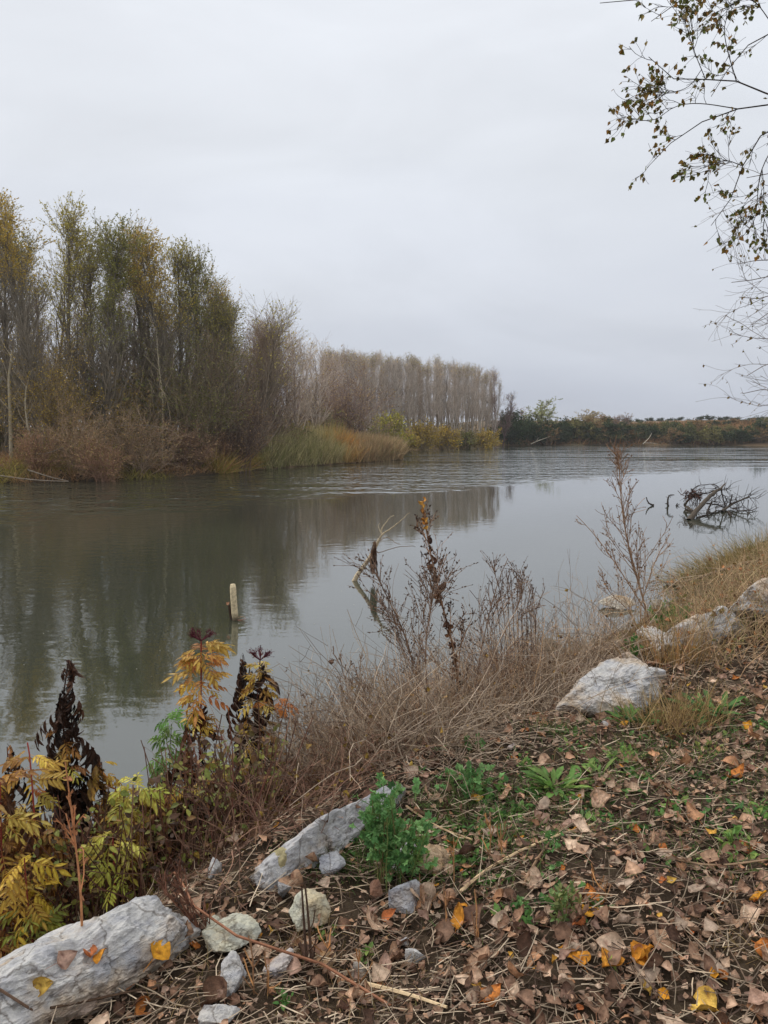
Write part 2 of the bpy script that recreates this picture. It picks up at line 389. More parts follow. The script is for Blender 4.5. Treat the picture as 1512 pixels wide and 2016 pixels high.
RB, RF = 2.0, 1.2                               # strength of the ruffled band and of the far streaks
def water_mat():
    m, N, L = mat('river_water'); out = N.new('ShaderNodeOutputMaterial')
    b = N.new('ShaderNodeBsdfPrincipled'); b.inputs['Roughness'].default_value = 0.03; b.inputs['IOR'].default_value = 1.85
    b.inputs['Specular IOR Level'].default_value = 0.95
    g = N.new('ShaderNodeNewGeometry')
    nc = noise_node(N, L, 0.12, 3, 0.5, g.outputs['Position'])
    cr = ramp(N, L, nc.outputs['Fac'], [(0.35, (0.036, 0.040, 0.026)), (0.65, (0.046, 0.050, 0.033))])
    L.new(cr.outputs[0], b.inputs['Base Color'])
    s = N.new('ShaderNodeSeparateXYZ'); L.new(g.outputs['Position'], s.inputs[0])
    def math_(op, a, bb, cc=None, clamp=False):
        n = N.new('ShaderNodeMath'); n.operation = op; n.use_clamp = clamp
        for i, v in enumerate((a, bb, cc)):
            if v is None: continue
            if hasattr(v, 'links') or hasattr(v, 'is_linked'): L.new(v, n.inputs[i])
            else: n.inputs[i].default_value = v
        return n.outputs[0]
    X, Y = s.outputs['X'], s.outputs['Y']
    mpw = N.new('ShaderNodeMapping'); mpw.inputs['Scale'].default_value = (0.35, 1.0, 1.0); L.new(g.outputs['Position'], mpw.inputs['Vector'])
    big = noise_node(N, L, 0.16, 4, 0.6, mpw.outputs[0])
    # wind-ruffled band across the river: starts nearer on the left, farther on the right
    edge = math_('MULTIPLY_ADD', X, -0.95, Y)                     # Y - .95 X
    e2 = math_('MULTIPLY_ADD', big.outputs['Fac'], 10.0, edge)
    a1 = math_('MULTIPLY_ADD', e2, 1 / 6.0, -(36 + 5) / 6.0, True)
    a2 = math_('MULTIPLY_ADD', e2, -1 / 16.0, (82 + 5) / 16.0, True)
    ym = math_('MULTIPLY_ADD', Y, -1 / 16.0, 80 / 16.0, True)
    band = math_('MULTIPLY', math_('MULTIPLY', a1, a2), ym)
    fy = math_('MULTIPLY_ADD', Y, 1 / 25.0, -62 / 25.0, True)
    mps = N.new('ShaderNodeMapping'); mps.inputs['Scale'].default_value = (0.12, 1.0, 1.0); L.new(g.outputs['Position'], mps.inputs['Vector'])
    st = noise_node(N, L, 0.22, 4, 0.6, mps.outputs[0])
    stc = math_('MULTIPLY_ADD', st.outputs['Fac'], 5.0, -2.3, True)
    farb = math_('MULTIPLY', fy, stc)
    lf = math_('MULTIPLY', math_('MULTIPLY_ADD', X, -1 / 8.0, -1 / 8.0, True), math_('MULTIPLY_ADD', Y, 1 / 14.0, -6 / 14.0, True))
    mpr = N.new('ShaderNodeMapping'); mpr.inputs['Scale'].default_value = (0.6, 1.0, 1.0); mpr.inputs['Rotation'].default_value = (0, 0, 0.15)
    L.new(g.outputs['Position'], mpr.inputs['Vector'])
    mpb = N.new('ShaderNodeMapping'); mpb.inputs['Scale'].default_value = (1.5, 1.0, 1.0); mpb.inputs['Rotation'].default_value = (0, 0, 0.2)
    L.new(g.outputs['Position'], mpb.inputs['Vector'])
    wa = noise_node(N, L, 3.2, 2, 0.5, mpr.outputs[0])       # small wavelets
    wb = noise_node(N, L, 1.2, 1.5, 0.45, mpb.outputs[0])     # ruffles big enough to be seen from afar
    wc = noise_node(N, L, 0.5, 1, 0.4, mpb.outputs[0])
    sm_amp = math_('ADD', math_('MULTIPLY', lf, 0.10), 0.022)
    pn = noise_node(N, L, 0.45, 3, 0.6, mpw.outputs[0]); pf = math_('MULTIPLY_ADD', pn.outputs['Fac'], 3.0, -.75, False); pf = math_('MAXIMUM', pf, 0.15)
    big_amp = math_('ADD', math_('MULTIPLY', math_('MULTIPLY', band, pf), RB), math_('MULTIPLY', farb, RF))
    big_amp = math_('ADD', big_amp, math_('MULTIPLY', lf, 0.06))
    hgt = math_('ADD', math_('MULTIPLY', wa.outputs['Fac'], sm_amp), math_('MULTIPLY', wb.outputs['Fac'], big_amp))
    hgt = math_('ADD', hgt, math_('MULTIPLY', wc.outputs['Fac'], math_('MULTIPLY', farb, RF * 2)))
    bp = N.new('ShaderNodeBump'); bp.inputs['Strength'].default_value = 1.0; bp.inputs['Distance'].default_value = 0.10
    L.new(hgt, bp.inputs['Height']); L.new(bp.outputs[0], b.inputs['Normal'])
    L.new(b.outputs[0], out.inputs[0]); return m
M_WATER = water_mat()

# ------------------------------------------------------------------ land and water
NEAR_SHORE = A([(-400, -300), (-40, -22), (-9, 1.2), (-3.4, 3.9), (-2.1, 4.9), (-1.0, 5.7), (0.0, 6.7), (1.3, 8.5), (2.7, 10.4), (4.3, 12.6), (6.6, 16), (9.3, 20), (14, 25.5), (26, 36), (80, 70), (500, 260)], dtype=float)
CREST = A([(-400, -303), (-40, -25), (-6, 0.2), (-1.45, 1.75), (-.72, 2.5), (-.10, 3.35), (1.0, 4.4), (2.16, 5.9), (4.1, 8.2), (8, 13), (14, 19.5), (26, 29), (80, 62), (500, 250)], dtype=float)
far_px = [(-260, 966), (0, 953), (330, 941), (430, 934), (500, 925), (650, 915), (790, 905.5)]
FS = [PZ(u, v)[:2] for u, v in far_px]
FS = [A([-400, 20.]), A([-90, 33.])] + FS
FS += [A([2.2, 84.]), A([-4, 92.]), A([-10, 104.]), A([0, 112.])] + [PZ(u, v)[:2] for u, v in ((860, 884), (940, 881), (990, 877.5), (1200, 876), (1512, 877.5), (1800, 880))] + [A([180, 125.]), A([600, 160.])]
FAR_SHORE = A(FS)
def sdist(P, L):
    P = np.asarray(P, float); best = np.full(len(P), 1e18); sg = np.zeros(len(P))
    for a, b in zip(L[:-1], L[1:]):
        ab = b - a; t = np.clip(((P - a) @ ab) / (ab @ ab), 0, 1); c = a + t[:, None] * ab
        d2 = ((P - c) ** 2).sum(1); cr = ab[0] * (P[:, 1] - a[1]) - ab[1] * (P[:, 0] - a[0])
        k = d2 < best - 1e-9; best = np.where(k, d2, best); sg = np.where(k, np.sign(cr), sg)
    return np.sqrt(best) * sg
def vnoise(x, y, s, seed=0):
    """value noise, vectorised"""
    x = x * s; y = y * s; xi = np.floor(x).astype(int); yi = np.floor(y).astype(int); fx = x - xi; fy = y - yi
    def h(i, j):
        n = (i * 374761393 + j * 668265263 + seed * 144665) & 0x7fffffff
        n = ((n ^ (n >> 13)) * 1274126177) & 0x7fffffff
        return ((n ^ (n >> 16)) & 0xffff) / 65535.0
    fx = fx * fx * (3 - 2 * fx); fy = fy * fy * (3 - 2 * fy)
    return (h(xi, yi) * (1 - fx) + h(xi + 1, yi) * fx) * (1 - fy) + (h(xi, yi + 1) * (1 - fx) + h(xi + 1, yi + 1) * fx) * fy
def Z(P):
    P = np.asarray(P, float).reshape(-1, 2); x, y = P[:, 0], P[:, 1]
    s = -sdist(P, NEAR_SHORE); c = -sdist(P, CREST)          # land lies to the right of the line
    f = np.clip(s / np.maximum(s - c, 1e-6), 0, 1)
    top = 1.5 + 0.05 * np.minimum(np.maximum(c, 0), 6)
    near = np.where(c >= 0, top, np.where(s > 0, 1.5 * (0.55 * f + 0.45 * f * f), np.maximum(-0.45 * np.abs(s), -0.9)))
    near += np.where(s > -0.3, 1, 0) * ((vnoise(x, y, 1.3, 1) - .5) * 0.10 + (vnoise(x, y, 4.1, 2) - .5) * 0.05 + (vnoise(x, y, 14, 3) - .5) * 0.018)
    fs = sdist(P, FAR_SHORE)
    far = np.where(fs > 0, np.minimum(0.28 * fs, 0.9) + (vnoise(x, y, .25, 4) - .5) * 0.4, -0.9)
    hill = sstep(-10, 40, x) * (sstep(2, 36, fs) * (2.3 + 1.2 * vnoise(x, y, .03, 5)) + sstep(30, 90, fs) * 1.7)
    far = far + np.where(fs > 0, hill + sstep(4, 20, fs) * (vnoise(x, y, .12, 6) - .5) * 1.3 * sstep(0, 40, x), 0)
    return np.maximum(near, far)
def z1(x, y): return float(Z([(x, y)])[0])
def GP(u, v):                                               # where a sight line meets the near land
    d = ray(u, v); ts = np.concatenate([np.linspace(1.2, 12, 500), np.linspace(12.05, 60, 500)])
    pts = A([0, 0, CAMZ]) + ts[:, None] * d; zz = np.maximum(Z(pts[:, :2]), 0)
    k = np.argmax(pts[:, 2] < zz); return A([pts[k, 0], pts[k, 1], zz[k]])

def axis(fine0, fine1, step, lo, hi, g=1.07):
    a = list(np.arange(fine0, fine1, step)); s = step; x = a[-1]
    while x < hi: s *= g; x += s; a.append(x)
    s = step; x = fine0
    while x > lo: s *= g; x -= s; a.insert(0, x)
    return A(a)
xs = axis(-3.2, 7.0, 0.06, -4000, 4000, 1.06); ys = axis(0.5, 14.0, 0.06, -300, 5000, 1.03)
gx, gy = np.meshgrid(xs, ys); G = np.stack([gx.ravel(), gy.ravel()], 1)
gz = Z(G); nx, ny = len(xs), len(ys)
i, j = np.meshgrid(np.arange(ny - 1), np.arange(nx - 1), indexing='ij'); i = i.ravel(); j = j.ravel()
gmb = MB(); gmb.add(np.column_stack([G, gz]), Q=np.stack([i * nx + j, i * nx + j + 1, (i + 1) * nx + j + 1, (i + 1) * nx + j], 1))
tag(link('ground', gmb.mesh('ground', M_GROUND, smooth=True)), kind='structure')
wmb = MB(); wmb.add([(-500, -300, 0), (900, -300, 0), (900, 400, 0), (-500, 400, 0)], Q=[(0, 1, 2, 3)])
tag(link('water', wmb.mesh('water', M_WATER)), kind='structure')

# ------------------------------------------------------------------ thin autumn haze over the whole valley
def haze():
    m = bpy.data.materials.new('haze'); m.use_nodes = True; N, L = m.node_tree.nodes, m.node_tree.links; N.clear()
    out = N.new('ShaderNodeOutputMaterial'); v = N.new('ShaderNodeVolumePrincipled')
    v.inputs['Color'].default_value = (0.94, 0.95, 0.97, 1); v.inputs['Density'].default_value = HAZE
    L.new(v.outputs[0], out.inputs['Volume'])
    hb = MB(); x0, x1, y0, y1, z0_, z1_ = -4300, 4300, -350, 5600, -3, 24
    V = [(x, y, z) for z in (z0_, z1_) for y in (y0, y1) for x in (x0, x1)]
    hb.add(V, Q=[(0, 2, 3, 1), (4, 5, 7, 6), (0, 1, 5, 4), (2, 6, 7, 3), (0, 4, 6, 2), (1, 3, 7, 5)])
    tag(link('haze', hb.mesh('haze', m)), 'thin pale haze hanging over the river valley', 'haze', kind='stuff')
HAZE = 0.00035
haze()

# ------------------------------------------------------------------ trees
def deltree(o):
    for c in list(o.children): bpy.data.objects.remove(c)
    bpy.data.objects.remove(o)
def tree_parts(seed, H=17, r0=0.18, n1=38, t0=0.2, ang=0.55, l1=4.0, n2=8, n3=5, leaves=3000, lsize=0.13, lz=(0.55, 1.0), lcols=((.1, .1, .03),),
               bark=(.16, .14, .12), twig=(.12, .10, .085), lean=(0, 0), up=0.22, shape=None, tr=0.011, wob=0.10, stems=1, spread=0.0, l2=0.42, l3=0.5):
    rng = RS(seed); tm, cm = MB(), MB()
    K = 12
    base = A([[rng.normal() * 0.25, rng.normal() * 0.25, -0.3] if stems > 1 else [0, 0, -0.3] for _ in range(stems)])
    d = nrm(np.c_[rng.normal(size=(stems, 2)) * spread + A(lean), np.ones(stems)])
    TP = walk(rng, base, d, H * rng.uniform(0.8 if stems > 1 else 1.0, 1.0, stems), K, 0.10 + 0.1 * (spread > 0), 0.035 + spread * 0.1)
    TR = np.tile(r0 * (1 - np.linspace(0, 1, K)) ** 0.8 + 0.02, (stems, 1))
    b = A(bark); tc_ = np.repeat((b * rng.uniform(0.85, 1.15, (stems * K, 1))).reshape(stems, K, 3), 1, 1)
    tubes(tm, TP, TR, tc_, 7)
    shp = shape or (lambda t: 0.35 + 0.75 * (1.02 - t) ** 0.8)
    B1, R1 = grow(rng, TP, TR, n1, t0, 0.97, ang, lambda t: l1 * shp(t) + 0.5, 6, up, wob, 0.45, 0.014)
    R1 = np.minimum(R1, 0.09)
    B2, R2 = grow(rng, B1, R1, n2, 0.15, 1, 0.6, l1 * l2, 4, up * 0.7, wob * 1.2, 0.6, tr)
    tw = A(twig)
    def tcol(n): return tw * rng.uniform(0.7, 1.3, (n, 1))
    tubes(cm, B1, R1, tcol(len(B1)), 4); tubes(cm, B2, R2, tcol(len(B2)), 3)
    src = B2
    if n3:
        B3, R3 = grow(rng, B2, R2, n3, 0.1, 1, 0.6, l1 * l2 * l3, 3, up * 0.5, wob * 1.3, 0.6, tr * 0.75)
        tubes(cm, B3, R3, tcol(len(B3)), 3); src = B3
    if leaves:
        p, t = scatter(rng, src, leaves * 3)
        h = p[:, 2] / H
        keep = rng.rand(len(p)) < np.clip((h - lz[0]) / max(lz[1] - lz[0], 1e-3), 0, 1) ** 0.8
        p = p[keep][:leaves]; t = t[keep][:leaves]; n = len(p)
        d = nrm(t + rng.normal(size=(n, 3)) * 0.8 + A([0.3, 0, -0.15]))
        place(cm, QUAD, p, d, rng.normal(size=(n, 3)), lsize * rng.uniform(0.6, 1.35, n), pal(rng, n, lcols), m=1)
    zm = max(v_[:, 2].max() for v_ in cm.v); fz = H / zm
    for mm_ in (tm, cm): mm_.v = [v_ * A([1, 1, fz]) for v_ in mm_.v]
    return tm.mesh('trunk', M_BARK, True), cm.mesh('crown', [M_FARTWIG, M_FARLEAF])
def put_tree(parts, loc, label, cat='tree', group=None, name='poplar_tree', rz=0, sc=1.0):
    o = empty(name, loc, rz, sc); tag(o, label, cat, group)
    link('trunk', parts[0], o); link('crown', parts[1], o); return o

OLIVE, DKGREEN = [S(138, 130, 70), S(118, 114, 60), S(154, 140, 76)], [S(118, 116, 60), S(134, 128, 66), S(102, 102, 56)]
GOLD = [S(160, 140, 64), S(144, 126, 60), S(176, 148, 76)]
YGREEN = [S(158, 148, 70), S(134, 128, 60), S(174, 158, 88)]
PALE = [S(186, 168, 120), S(160, 148, 92), S(176, 150, 96)]
PINKB = [S(140, 118, 84), S(118, 98, 72), S(150, 130, 92)]
def leftland(u, D): return ((u - CU) / FPX * D * 1.0, D)
def tbase(u, D):
    d = ray(u, 845); x = d[0] / d[1] * D; return (x, D, max(z1(x, D), 0) )
def htop(v, D): return CAMZ + D * (845 - v) / FPX * 1.01
NP_POP = 'poplars with leafy tops on the left bank'
tall = [  # u, D, vtop, palette, leaves, lz, label
    (-75, 50, 350, OLIVE, 3600, (.6, .95), 'tall poplar cut off by the left edge of the picture, olive leaves on top'),
    (12, 52, 378, GOLD, 2600, (.72, .95), 'tall poplar with golden olive tuft on top, leftmost whole crown on the left bank'),
    (70, 50, 402, GOLD, 3000, (.70, .95), 'tall poplar with golden top, second from the left edge'),
    (140, 53, 402, YGREEN, 3200, (.45, .92), 'tall yellow green poplar with a pointed top left of the dark green one'),
    (205, 52, 425, DKGREEN, 5200, (.50, .88), 'tall poplar with a broad dark green top, darkest of the high crowns'),
    (238, 58, 470, DKGREEN, 2200, (.35, .9), 'slimmer olive poplar tucked behind the broad dark green one'),
    (285, 56, 450, PALE, 1300, (.70, .95), 'nearly bare poplar with pale straw coloured tip leaves'),
    (330, 55, 455, GOLD, 3600, (.62, .92), 'poplar with a dense golden yellow top in the middle of the left wood'),
    (385, 57, 488, DKGREEN, 3600, (.5, .88), 'round topped dark green poplar right of the golden one'),
    (420, 58, 548, OLIVE, 3000, (.45, .9), 'small dark olive poplar on the falling right shoulder of the wood'),
    (175, 55, 440, OLIVE, 2600, (.55, .92), 'olive poplar between the yellow green and the dark green crowns'),
    (360, 56, 475, YGREEN, 2400, (.55, .92), 'yellow green poplar pressed against the right side of the golden one'),
    (310, 58, 470, OLIVE, 2000, (.6, .95), 'slender olive poplar between the pale and golden crowns'),
    (400, 58, 525, GOLD, 1800, (.55, .95), 'golden olive poplar behind the round topped dark green one'),
    (440, 60, 578, OLIVE, 1800, (.5, .95), 'thin olive poplar just before the last yellow green one'),
    (40, 56, 392, OLIVE, 2400, (.6, .95), 'olive poplar between the first and second golden crowns'),
    (458, 60, 598, YGREEN, 1500, (.55, .95), 'sparse yellow green poplar at the right shoulder of the wood'),
]
k = 0
for u, D, v, pl, lv, lz, lab in tall:
    b = tbase(u, D); H = htop(v, D) - b[2]
    pr = tree_parts(100 + k, H=H, r0=0.17, n1=44, t0=0.14, ang=0.46, l1=4.0, n2=10, n3=5, leaves=int(lv * 2.1), lsize=0.115, wob=.07, l2=.34, lz=lz, lcols=pl,
                    bark=S(104, 96, 84), twig=S(100, 92, 80), lean=(0.02, 0))
    put_tree(pr, b, lab, 'poplar', NP_POP); k += 1
bare = [
    (486, 61, 590, YGREEN, 900, S(112, 100, 86), 'slim tree with sparse green tips between the last leafy poplar and the bare ones'),
    (525, 64, 622, PINKB, 400, S(120, 106, 92), 'fine twigged brown tree tucked between the purplish and the spreading bare trees'),
    # bare or nearly bare trees between the leafy ones and the plantation
    (500, 63, 612, PINKB, 500, S(128, 112, 100), 'bare purplish brown tree, first leafless crown right of the leafy poplars'),
    (540, 66, 636, PALE, 300, S(112, 96, 88), 'bare wide spreading tree with ascending brown branches beside the purplish one'),
    (575, 70, 640, PALE, 500, S(140, 128, 116), 'pale grey leafless tree with a fan of fine twigs at the dip in the skyline'),
    (612, 78, 655, PALE, 250, S(150, 138, 126), 'pale bare tree with thin vertical twigs just left of the brown brushy crown'),
    (455, 57, 640, PINKB, 500, S(112, 98, 84), 'dark bare tree leaning right over the willow scrub'),
    (30, 62, 420, OLIVE, 900, S(100, 88, 80), 'grey leafless tree standing behind the two golden topped poplars'),
    (255, 66, 500, PINKB, 700, S(110, 92, 84), 'bare brownish tree filling the notch between dark green and pale poplars'),
    (105, 64, 470, OLIVE, 1600, S(104, 90, 80), 'thin olive tree seen between the golden and the yellow green poplar'),
    (170, 70, 520, OLIVE, 2400, S(104, 90, 80), 'olive brown tree filling in behind the broad dark green poplar'),
    (355, 68, 560, OLIVE, 2400, S(104, 90, 80), 'olive tree filling in behind the golden poplar'),
    (410, 70, 590, DKGREEN, 2600, S(94, 82, 74), 'dull green tree low behind the right shoulder poplars'),
    (305, 72, 600, PINKB, 2200, S(112, 98, 82), 'brown twiggy tree low between the pale and golden poplars'),
    (500, 74, 660, PINKB, 900, S(116, 102, 88), 'brown bare tree low behind the first leafless crown'),
    (60, 75, 560, OLIVE, 2500, S(94, 82, 74), 'dense olive tree in the back row behind the leftmost poplars'),
    (650, 96, 683, PINKB, 500, S(136, 122, 112), 'pale bare tree where the wood meets the plantation'),
]
for u, D, v, pl, lv, tw, lab in bare:
    b = tbase(u, D); H = htop(v, D) - b[2]
    pr = tree_parts(200 + k, H=H, r0=0.15, n1=24, t0=0.08, ang=0.5, l1=4.0, n2=8, n3=5, leaves=lv, lsize=0.15, lz=(.3, .9), lcols=pl,
                    bark=tw * 1.1, twig=tw, up=0.2, stems=2, spread=0.12, wob=.09, tr=.012)
    put_tree(pr, b, lab, 'tree', 'bare trees of the left wood', 'bare_tree'); k += 1

# poplar plantation beyond the reed bed: many slim pale trunks in rows
protoP = [tree_parts(300 + q, H=15, r0=0.13, n1=30, t0=0.24, ang=0.34, l1=2.9, shape=lambda t: (1.0 - t) ** .55 * .95, n2=6, n3=3, leaves=(60, 20, 0, 30)[q], lsize=0.2, lz=(.85, .99), lcols=(OLIVE, PALE, PALE, GOLD)[q],
                     bark=S(170, 160, 148), twig=S((134, 144, 124, 138)[q], (124, 134, 116, 126)[q], (114, 124, 108, 114)[q]), up=0.26, tr=.013, wob=.10) for q in range(4)]
rng = RS(7); pc = 0
for row in range(7):
    nn = 22
    for q in range(nn):
        f = q / (nn - 1); u = 650 + 322 * f + rng.uniform(-7, 7) - row * 3; D = 104 + 31 * f + row * 4.2 + rng.uniform(-1.5, 1.5)
        v = np.interp(u, [650, 700, 760, 850, 920, 950, 975], [684, 692, 700, 707, 716, 730, 758]) + np.clip(rng.normal(), -1.6, 1.8) * 7 + 2 + 5 * math.sin(u * .045 + row * .6)
        b = tbase(u, D); s = (htop(v, D) - b[2]) / 15.3
        o = put_tree(protoP[rng.randint(0, 4)], b, 'slim pale trunked leafless poplar in the rows of the plantation beyond the reeds', 'poplar',
                     'plantation poplars in rows', 'plantation_poplar', rng.uniform(0, 6.28), (s * rng.uniform(.75, 1.3), s * rng.uniform(.75, 1.3), s))
        o.rotation_euler = (rng.normal() * .012, rng.normal() * .022 + .02 * f, o.rotation_euler[2])
        if row == 0 and f > 0.6: o.rotation_euler = (0, 0.06 * f + rng.uniform(-.01, .03), 0)
        pc += 1
edgeT = [(975, 136, 722, S(126, 112, 104), 'leaning bare poplar at the right hand end of the plantation'),
         (990, 140, 768, S(92, 76, 72), 'small dark bare tree closing the right end of the plantation')]
for u, D, v, tw, lab in edgeT:
    b = tbase(u, D); H = htop(v, D) - b[2]
    pr = tree_parts(340 + int(u), H=H, r0=0.13, n1=30, t0=0.15, ang=0.5, l1=3.0, n2=8, n3=4, leaves=60, lsize=0.2, lz=(.7, 1), lcols=PALE, bark=tw * 1.15, twig=tw, lean=(0.05, 0), tr=.016)
    put_tree(pr, b, lab, 'tree', None, 'bare_tree')

# ------------------------------------------------------------------ shrubs
def shrub_parts(seed, H=4, W=3, n0=26, n2=9, n3=6, leaves=3000, lsize=0.14, lcols=OLIVE, twig=S(104, 84, 70), up=0.05, tr=.01, spread=None, drop=0.0, inner=0.5):
    rng = RS(seed); sm, fm = MB(), MB()
    a = rng.rand(n0) * 6.28; el = rng.uniform(0.15, 1.25, n0)
    d = np.c_[np.cos(a) * np.sin(el) * W / H, np.sin(a) * np.sin(el) * W / H, np.cos(el) + 0.05]
    L = np.linalg.norm(d, axis=1) * H * rng.uniform(0.75, 1.05, n0)
    B0 = walk(rng, np.c_[rng.normal(size=(n0, 2)) * W * 0.12, np.full(n0, -0.2)], d, L, 6, up, 0.10)
    R0 = np.outer(np.full(n0, tr * 3.0), np.linspace(1, .35, 6))
    tw = A(twig)
    def tcol(n): return tw * rng.uniform(0.65, 1.35, (n, 1))
    tubes(sm, B0, R0, tcol(n0), 4)
    B1, R1 = grow(rng, B0, R0, n2, 0.2, 1, 0.6, H * 0.35, 4, up, 0.15, 0.6, tr)
    B2, R2 = grow(rng, B1, R1, n3, 0.1, 1, 0.7, H * 0.16, 3, up - drop, 0.18, 0.6, tr * 0.8)
    tubes(sm, B1, R1, tcol(len(B1)), 3); tubes(sm, B2, R2, tcol(len(B2)), 3)
    if leaves:
        p, t = scatter(rng, B2, leaves, 0.0)
        p = p + rng.normal(size=p.shape) * 0.06
        n = len(p)
        d = nrm(t * 0.6 + rng.normal(size=(n, 3)) * 0.8 + A([0, 0, -drop * 2]))
        place(fm, QUAD, p, d, rng.normal(size=(n, 3)), lsize * rng.uniform(0.6, 1.3, n), pal(rng, n, lcols, 0.22))
    zm = np.percentile(np.concatenate([v_[:, 2] for v_ in sm.v]), 99.7); fz = H / zm
    for mm_ in (sm, fm): mm_.v = [v_ * A([1, 1, fz]) for v_ in mm_.v]
    return sm.mesh('branches', M_FARTWIG), (fm.mesh('foliage', M_FARLEAF) if leaves else None)
def put_shrub(parts, loc, label, cat='shrub', group=None, name='shrub', rz=0, sc=1.0):
    o = empty(name, loc, rz, sc); tag(o, label, cat, group)
    link('branches', parts[0], o)
    if parts[1]: link('foliage', parts[1], o)
    return o
OCHRE = [S(140, 120, 52), S(118, 104, 44), S(160, 134, 60)]
RUST = [S(126, 100, 72), S(108, 86, 64), S(142, 116, 82), S(98, 90, 56), S(112, 100, 58)]
BRN = [S(122, 98, 70), S(104, 84, 60), S(140, 116, 84)]
DULL = [S(96, 98, 52), S(78, 82, 44), S(116, 110, 60)]
EVER = [S(44, 60, 36), S(34, 48, 30), S(58, 72, 42)]
sh_left = [  # u, D, vtop, width(px), palette, leaves, twig, drop, label
    (115, 50, 655, 120, OCHRE, 6500, S(110, 96, 76), 0, 'tall ochre leaved shrub climbing between the trunks at the far left'),
    (235, 54, 745, 130, OCHRE, 5000, S(110, 96, 76), 0, 'ochre bush behind the brown scrub, under the broad dark green poplar'),
    (385, 55, 600, 90, DULL, 6500, S(100, 88, 70), 0, 'tall dull green bush right of the golden poplar trunk'),
    (300, 58, 700, 110, OCHRE, 5000, S(100, 84, 70), 0, 'olive brown bush half way up between the pale and golden poplars'),
    (-10, 55, 690, 120, DULL, 5500, S(100, 88, 70), 0, 'dark green bush cut by the left edge behind the pale trunks'),
    (150, 47.5, 775, 170, RUST, 4500, S(124, 104, 84), 0.05, 'big reddish brown twiggy bush near the water at the left'),
    (270, 49.5, 790, 170, RUST, 4500, S(120, 102, 84), 0.05, 'second reddish brown bush, right of the biggest one by the water'),
    (60, 46.5, 840, 130, RUST, 3000, S(120, 92, 74), 0.1, 'low rusty bush at the left edge leaning over the water'),
    (370, 53, 825, 130, BRN, 3600, S(110, 88, 74), 0.1, 'brown drooping scrub under the green bush'),
    (470, 57, 760, 110, BRN, 2600, S(84, 70, 62), 0, 'dark thicket of slanting willow stems above the reed mound'),
    (545, 72, 798, 110, OCHRE, 6500, S(96, 86, 66), 0.1, 'rounded olive yellow willow bush left of the green reed bed'),
    (520, 66, 730, 100, BRN, 3000, S(88, 74, 66), 0, 'dark brown thicket behind the rounded olive willow'),
    (620, 84, 790, 90, DULL, 3500, S(92, 78, 70), 0, 'dark green bush in the gap behind the reed bed'),
    (690, 92, 700, 130, PINKB, 2600, S(104, 88, 82), 0, 'large brown brushy crown rising in front of the plantation'),
    (660, 90, 790, 90, BRN, 2500, S(96, 80, 74), 0, 'dark brown bush at the foot of the brushy crown'),
    (600, 80, 730, 80, PINKB, 1500, S(98, 84, 78), 0, 'bare tangled bush below the pale leafless trees'),
    (772, 104, 812, 80, [S(150, 142, 50), S(128, 124, 48)], 4500, S(96, 86, 60), 0, 'bright yellow green bush behind the orange reeds'),
    (745, 100, 835, 70, DULL, 3000, S(96, 86, 60), 0, 'dull green bush left of the bright yellow green one'),
    (835, 114, 828, 60, OCHRE, 3000, S(110, 96, 70), 0, 'small yellowish bush among the left plantation trunks'),
    (800, 108, 848, 60, OCHRE, 2500, S(110, 96, 70), 0, 'low ochre bush at the waterline behind the reed tip'),
    (878, 118, 838, 56, [S(168, 140, 56), S(140, 120, 50)], 2500, S(110, 96, 70), 0, 'golden bush in the middle of the plantation front'),
    (915, 124, 848, 60, DULL, 2500, S(110, 96, 70), 0, 'dull olive bush below the right hand plantation trunks'),
    (960, 126, 845, 84, OCHRE, 3500, S(128, 112, 84), 0.15, 'wide drooping olive willow bush at the right foot of the plantation'),
    (580, 70, 838, 80, DULL, 3500, S(96, 86, 66), 0, 'low green bush just behind the green reed bed'),
    (430, 56, 850, 90, BRN, 2600, S(110, 88, 74), 0.1, 'small brown bush over the reed mound'),
    (200, 46.2, 860, 120, RUST, 3000, S(120, 92, 74), 0.1, 'low rusty bush hanging over the water in front of the biggest one'),
]
for q, (u, D, v, wpx, pl, lv, tw, dr, lab) in enumerate(sh_left):
    b = tbase(u, D); H = htop(v, D) - b[2]; W = wpx / 2 * D / FPX
    pr = shrub_parts(500 + q, H=H, W=max(W, H * 0.25), leaves=lv, lsize=0.13 * D / 55, lcols=pl, twig=tw, drop=dr, tr=.0105 * D / 55)
    put_shrub(pr, b, lab, 'bush', 'bushes of the left bank')

# back fill of the wood and its dark floor: nobody can count it
rng = RS(11); ub = MB()
n = 52000
u = rng.uniform(-200, 1000, n); D = np.where(u < 560, rng.uniform(50, 84, n), rng.uniform(84, 128, n)); D = np.where(u > 760, rng.uniform(120, 150, n), D)
x = (u - CU) / FPX / CP * D * 1.0; g = Z(np.c_[x, D]); hh = rng.rand(n) ** 1.5 * np.interp(u, [-200, 400, 600, 800, 1000], [7, 6, 4.5, 4, 3.2])
p = np.c_[x, D, g + hh]; ok = g > 0.2; p = p[ok]; n = len(p)
place(ub, QUAD, p, rng.normal(size=(n, 3)) + A([0, 0, -.3]), rng.normal(size=(n, 3)), rng.uniform(.12, .32, n), pal(rng, n, [S(92, 80, 52), S(74, 68, 44), S(110, 90, 62), S(84, 86, 46)]), m=1)
p2 = p[rng.choice(n, 6000)]; p2[:, 2] -= 0.5
P = walk(rng, p2, np.c_[rng.normal(size=(6000, 2)) * .5, np.ones(6000)], rng.uniform(1, 3, 6000), 4, .1, .2)
tubes(ub, P, np.tile([.016, .012, .009, .006], (6000, 1)), pal(rng, 6000, [S(96, 84, 70), S(130, 116, 98)]), 3)
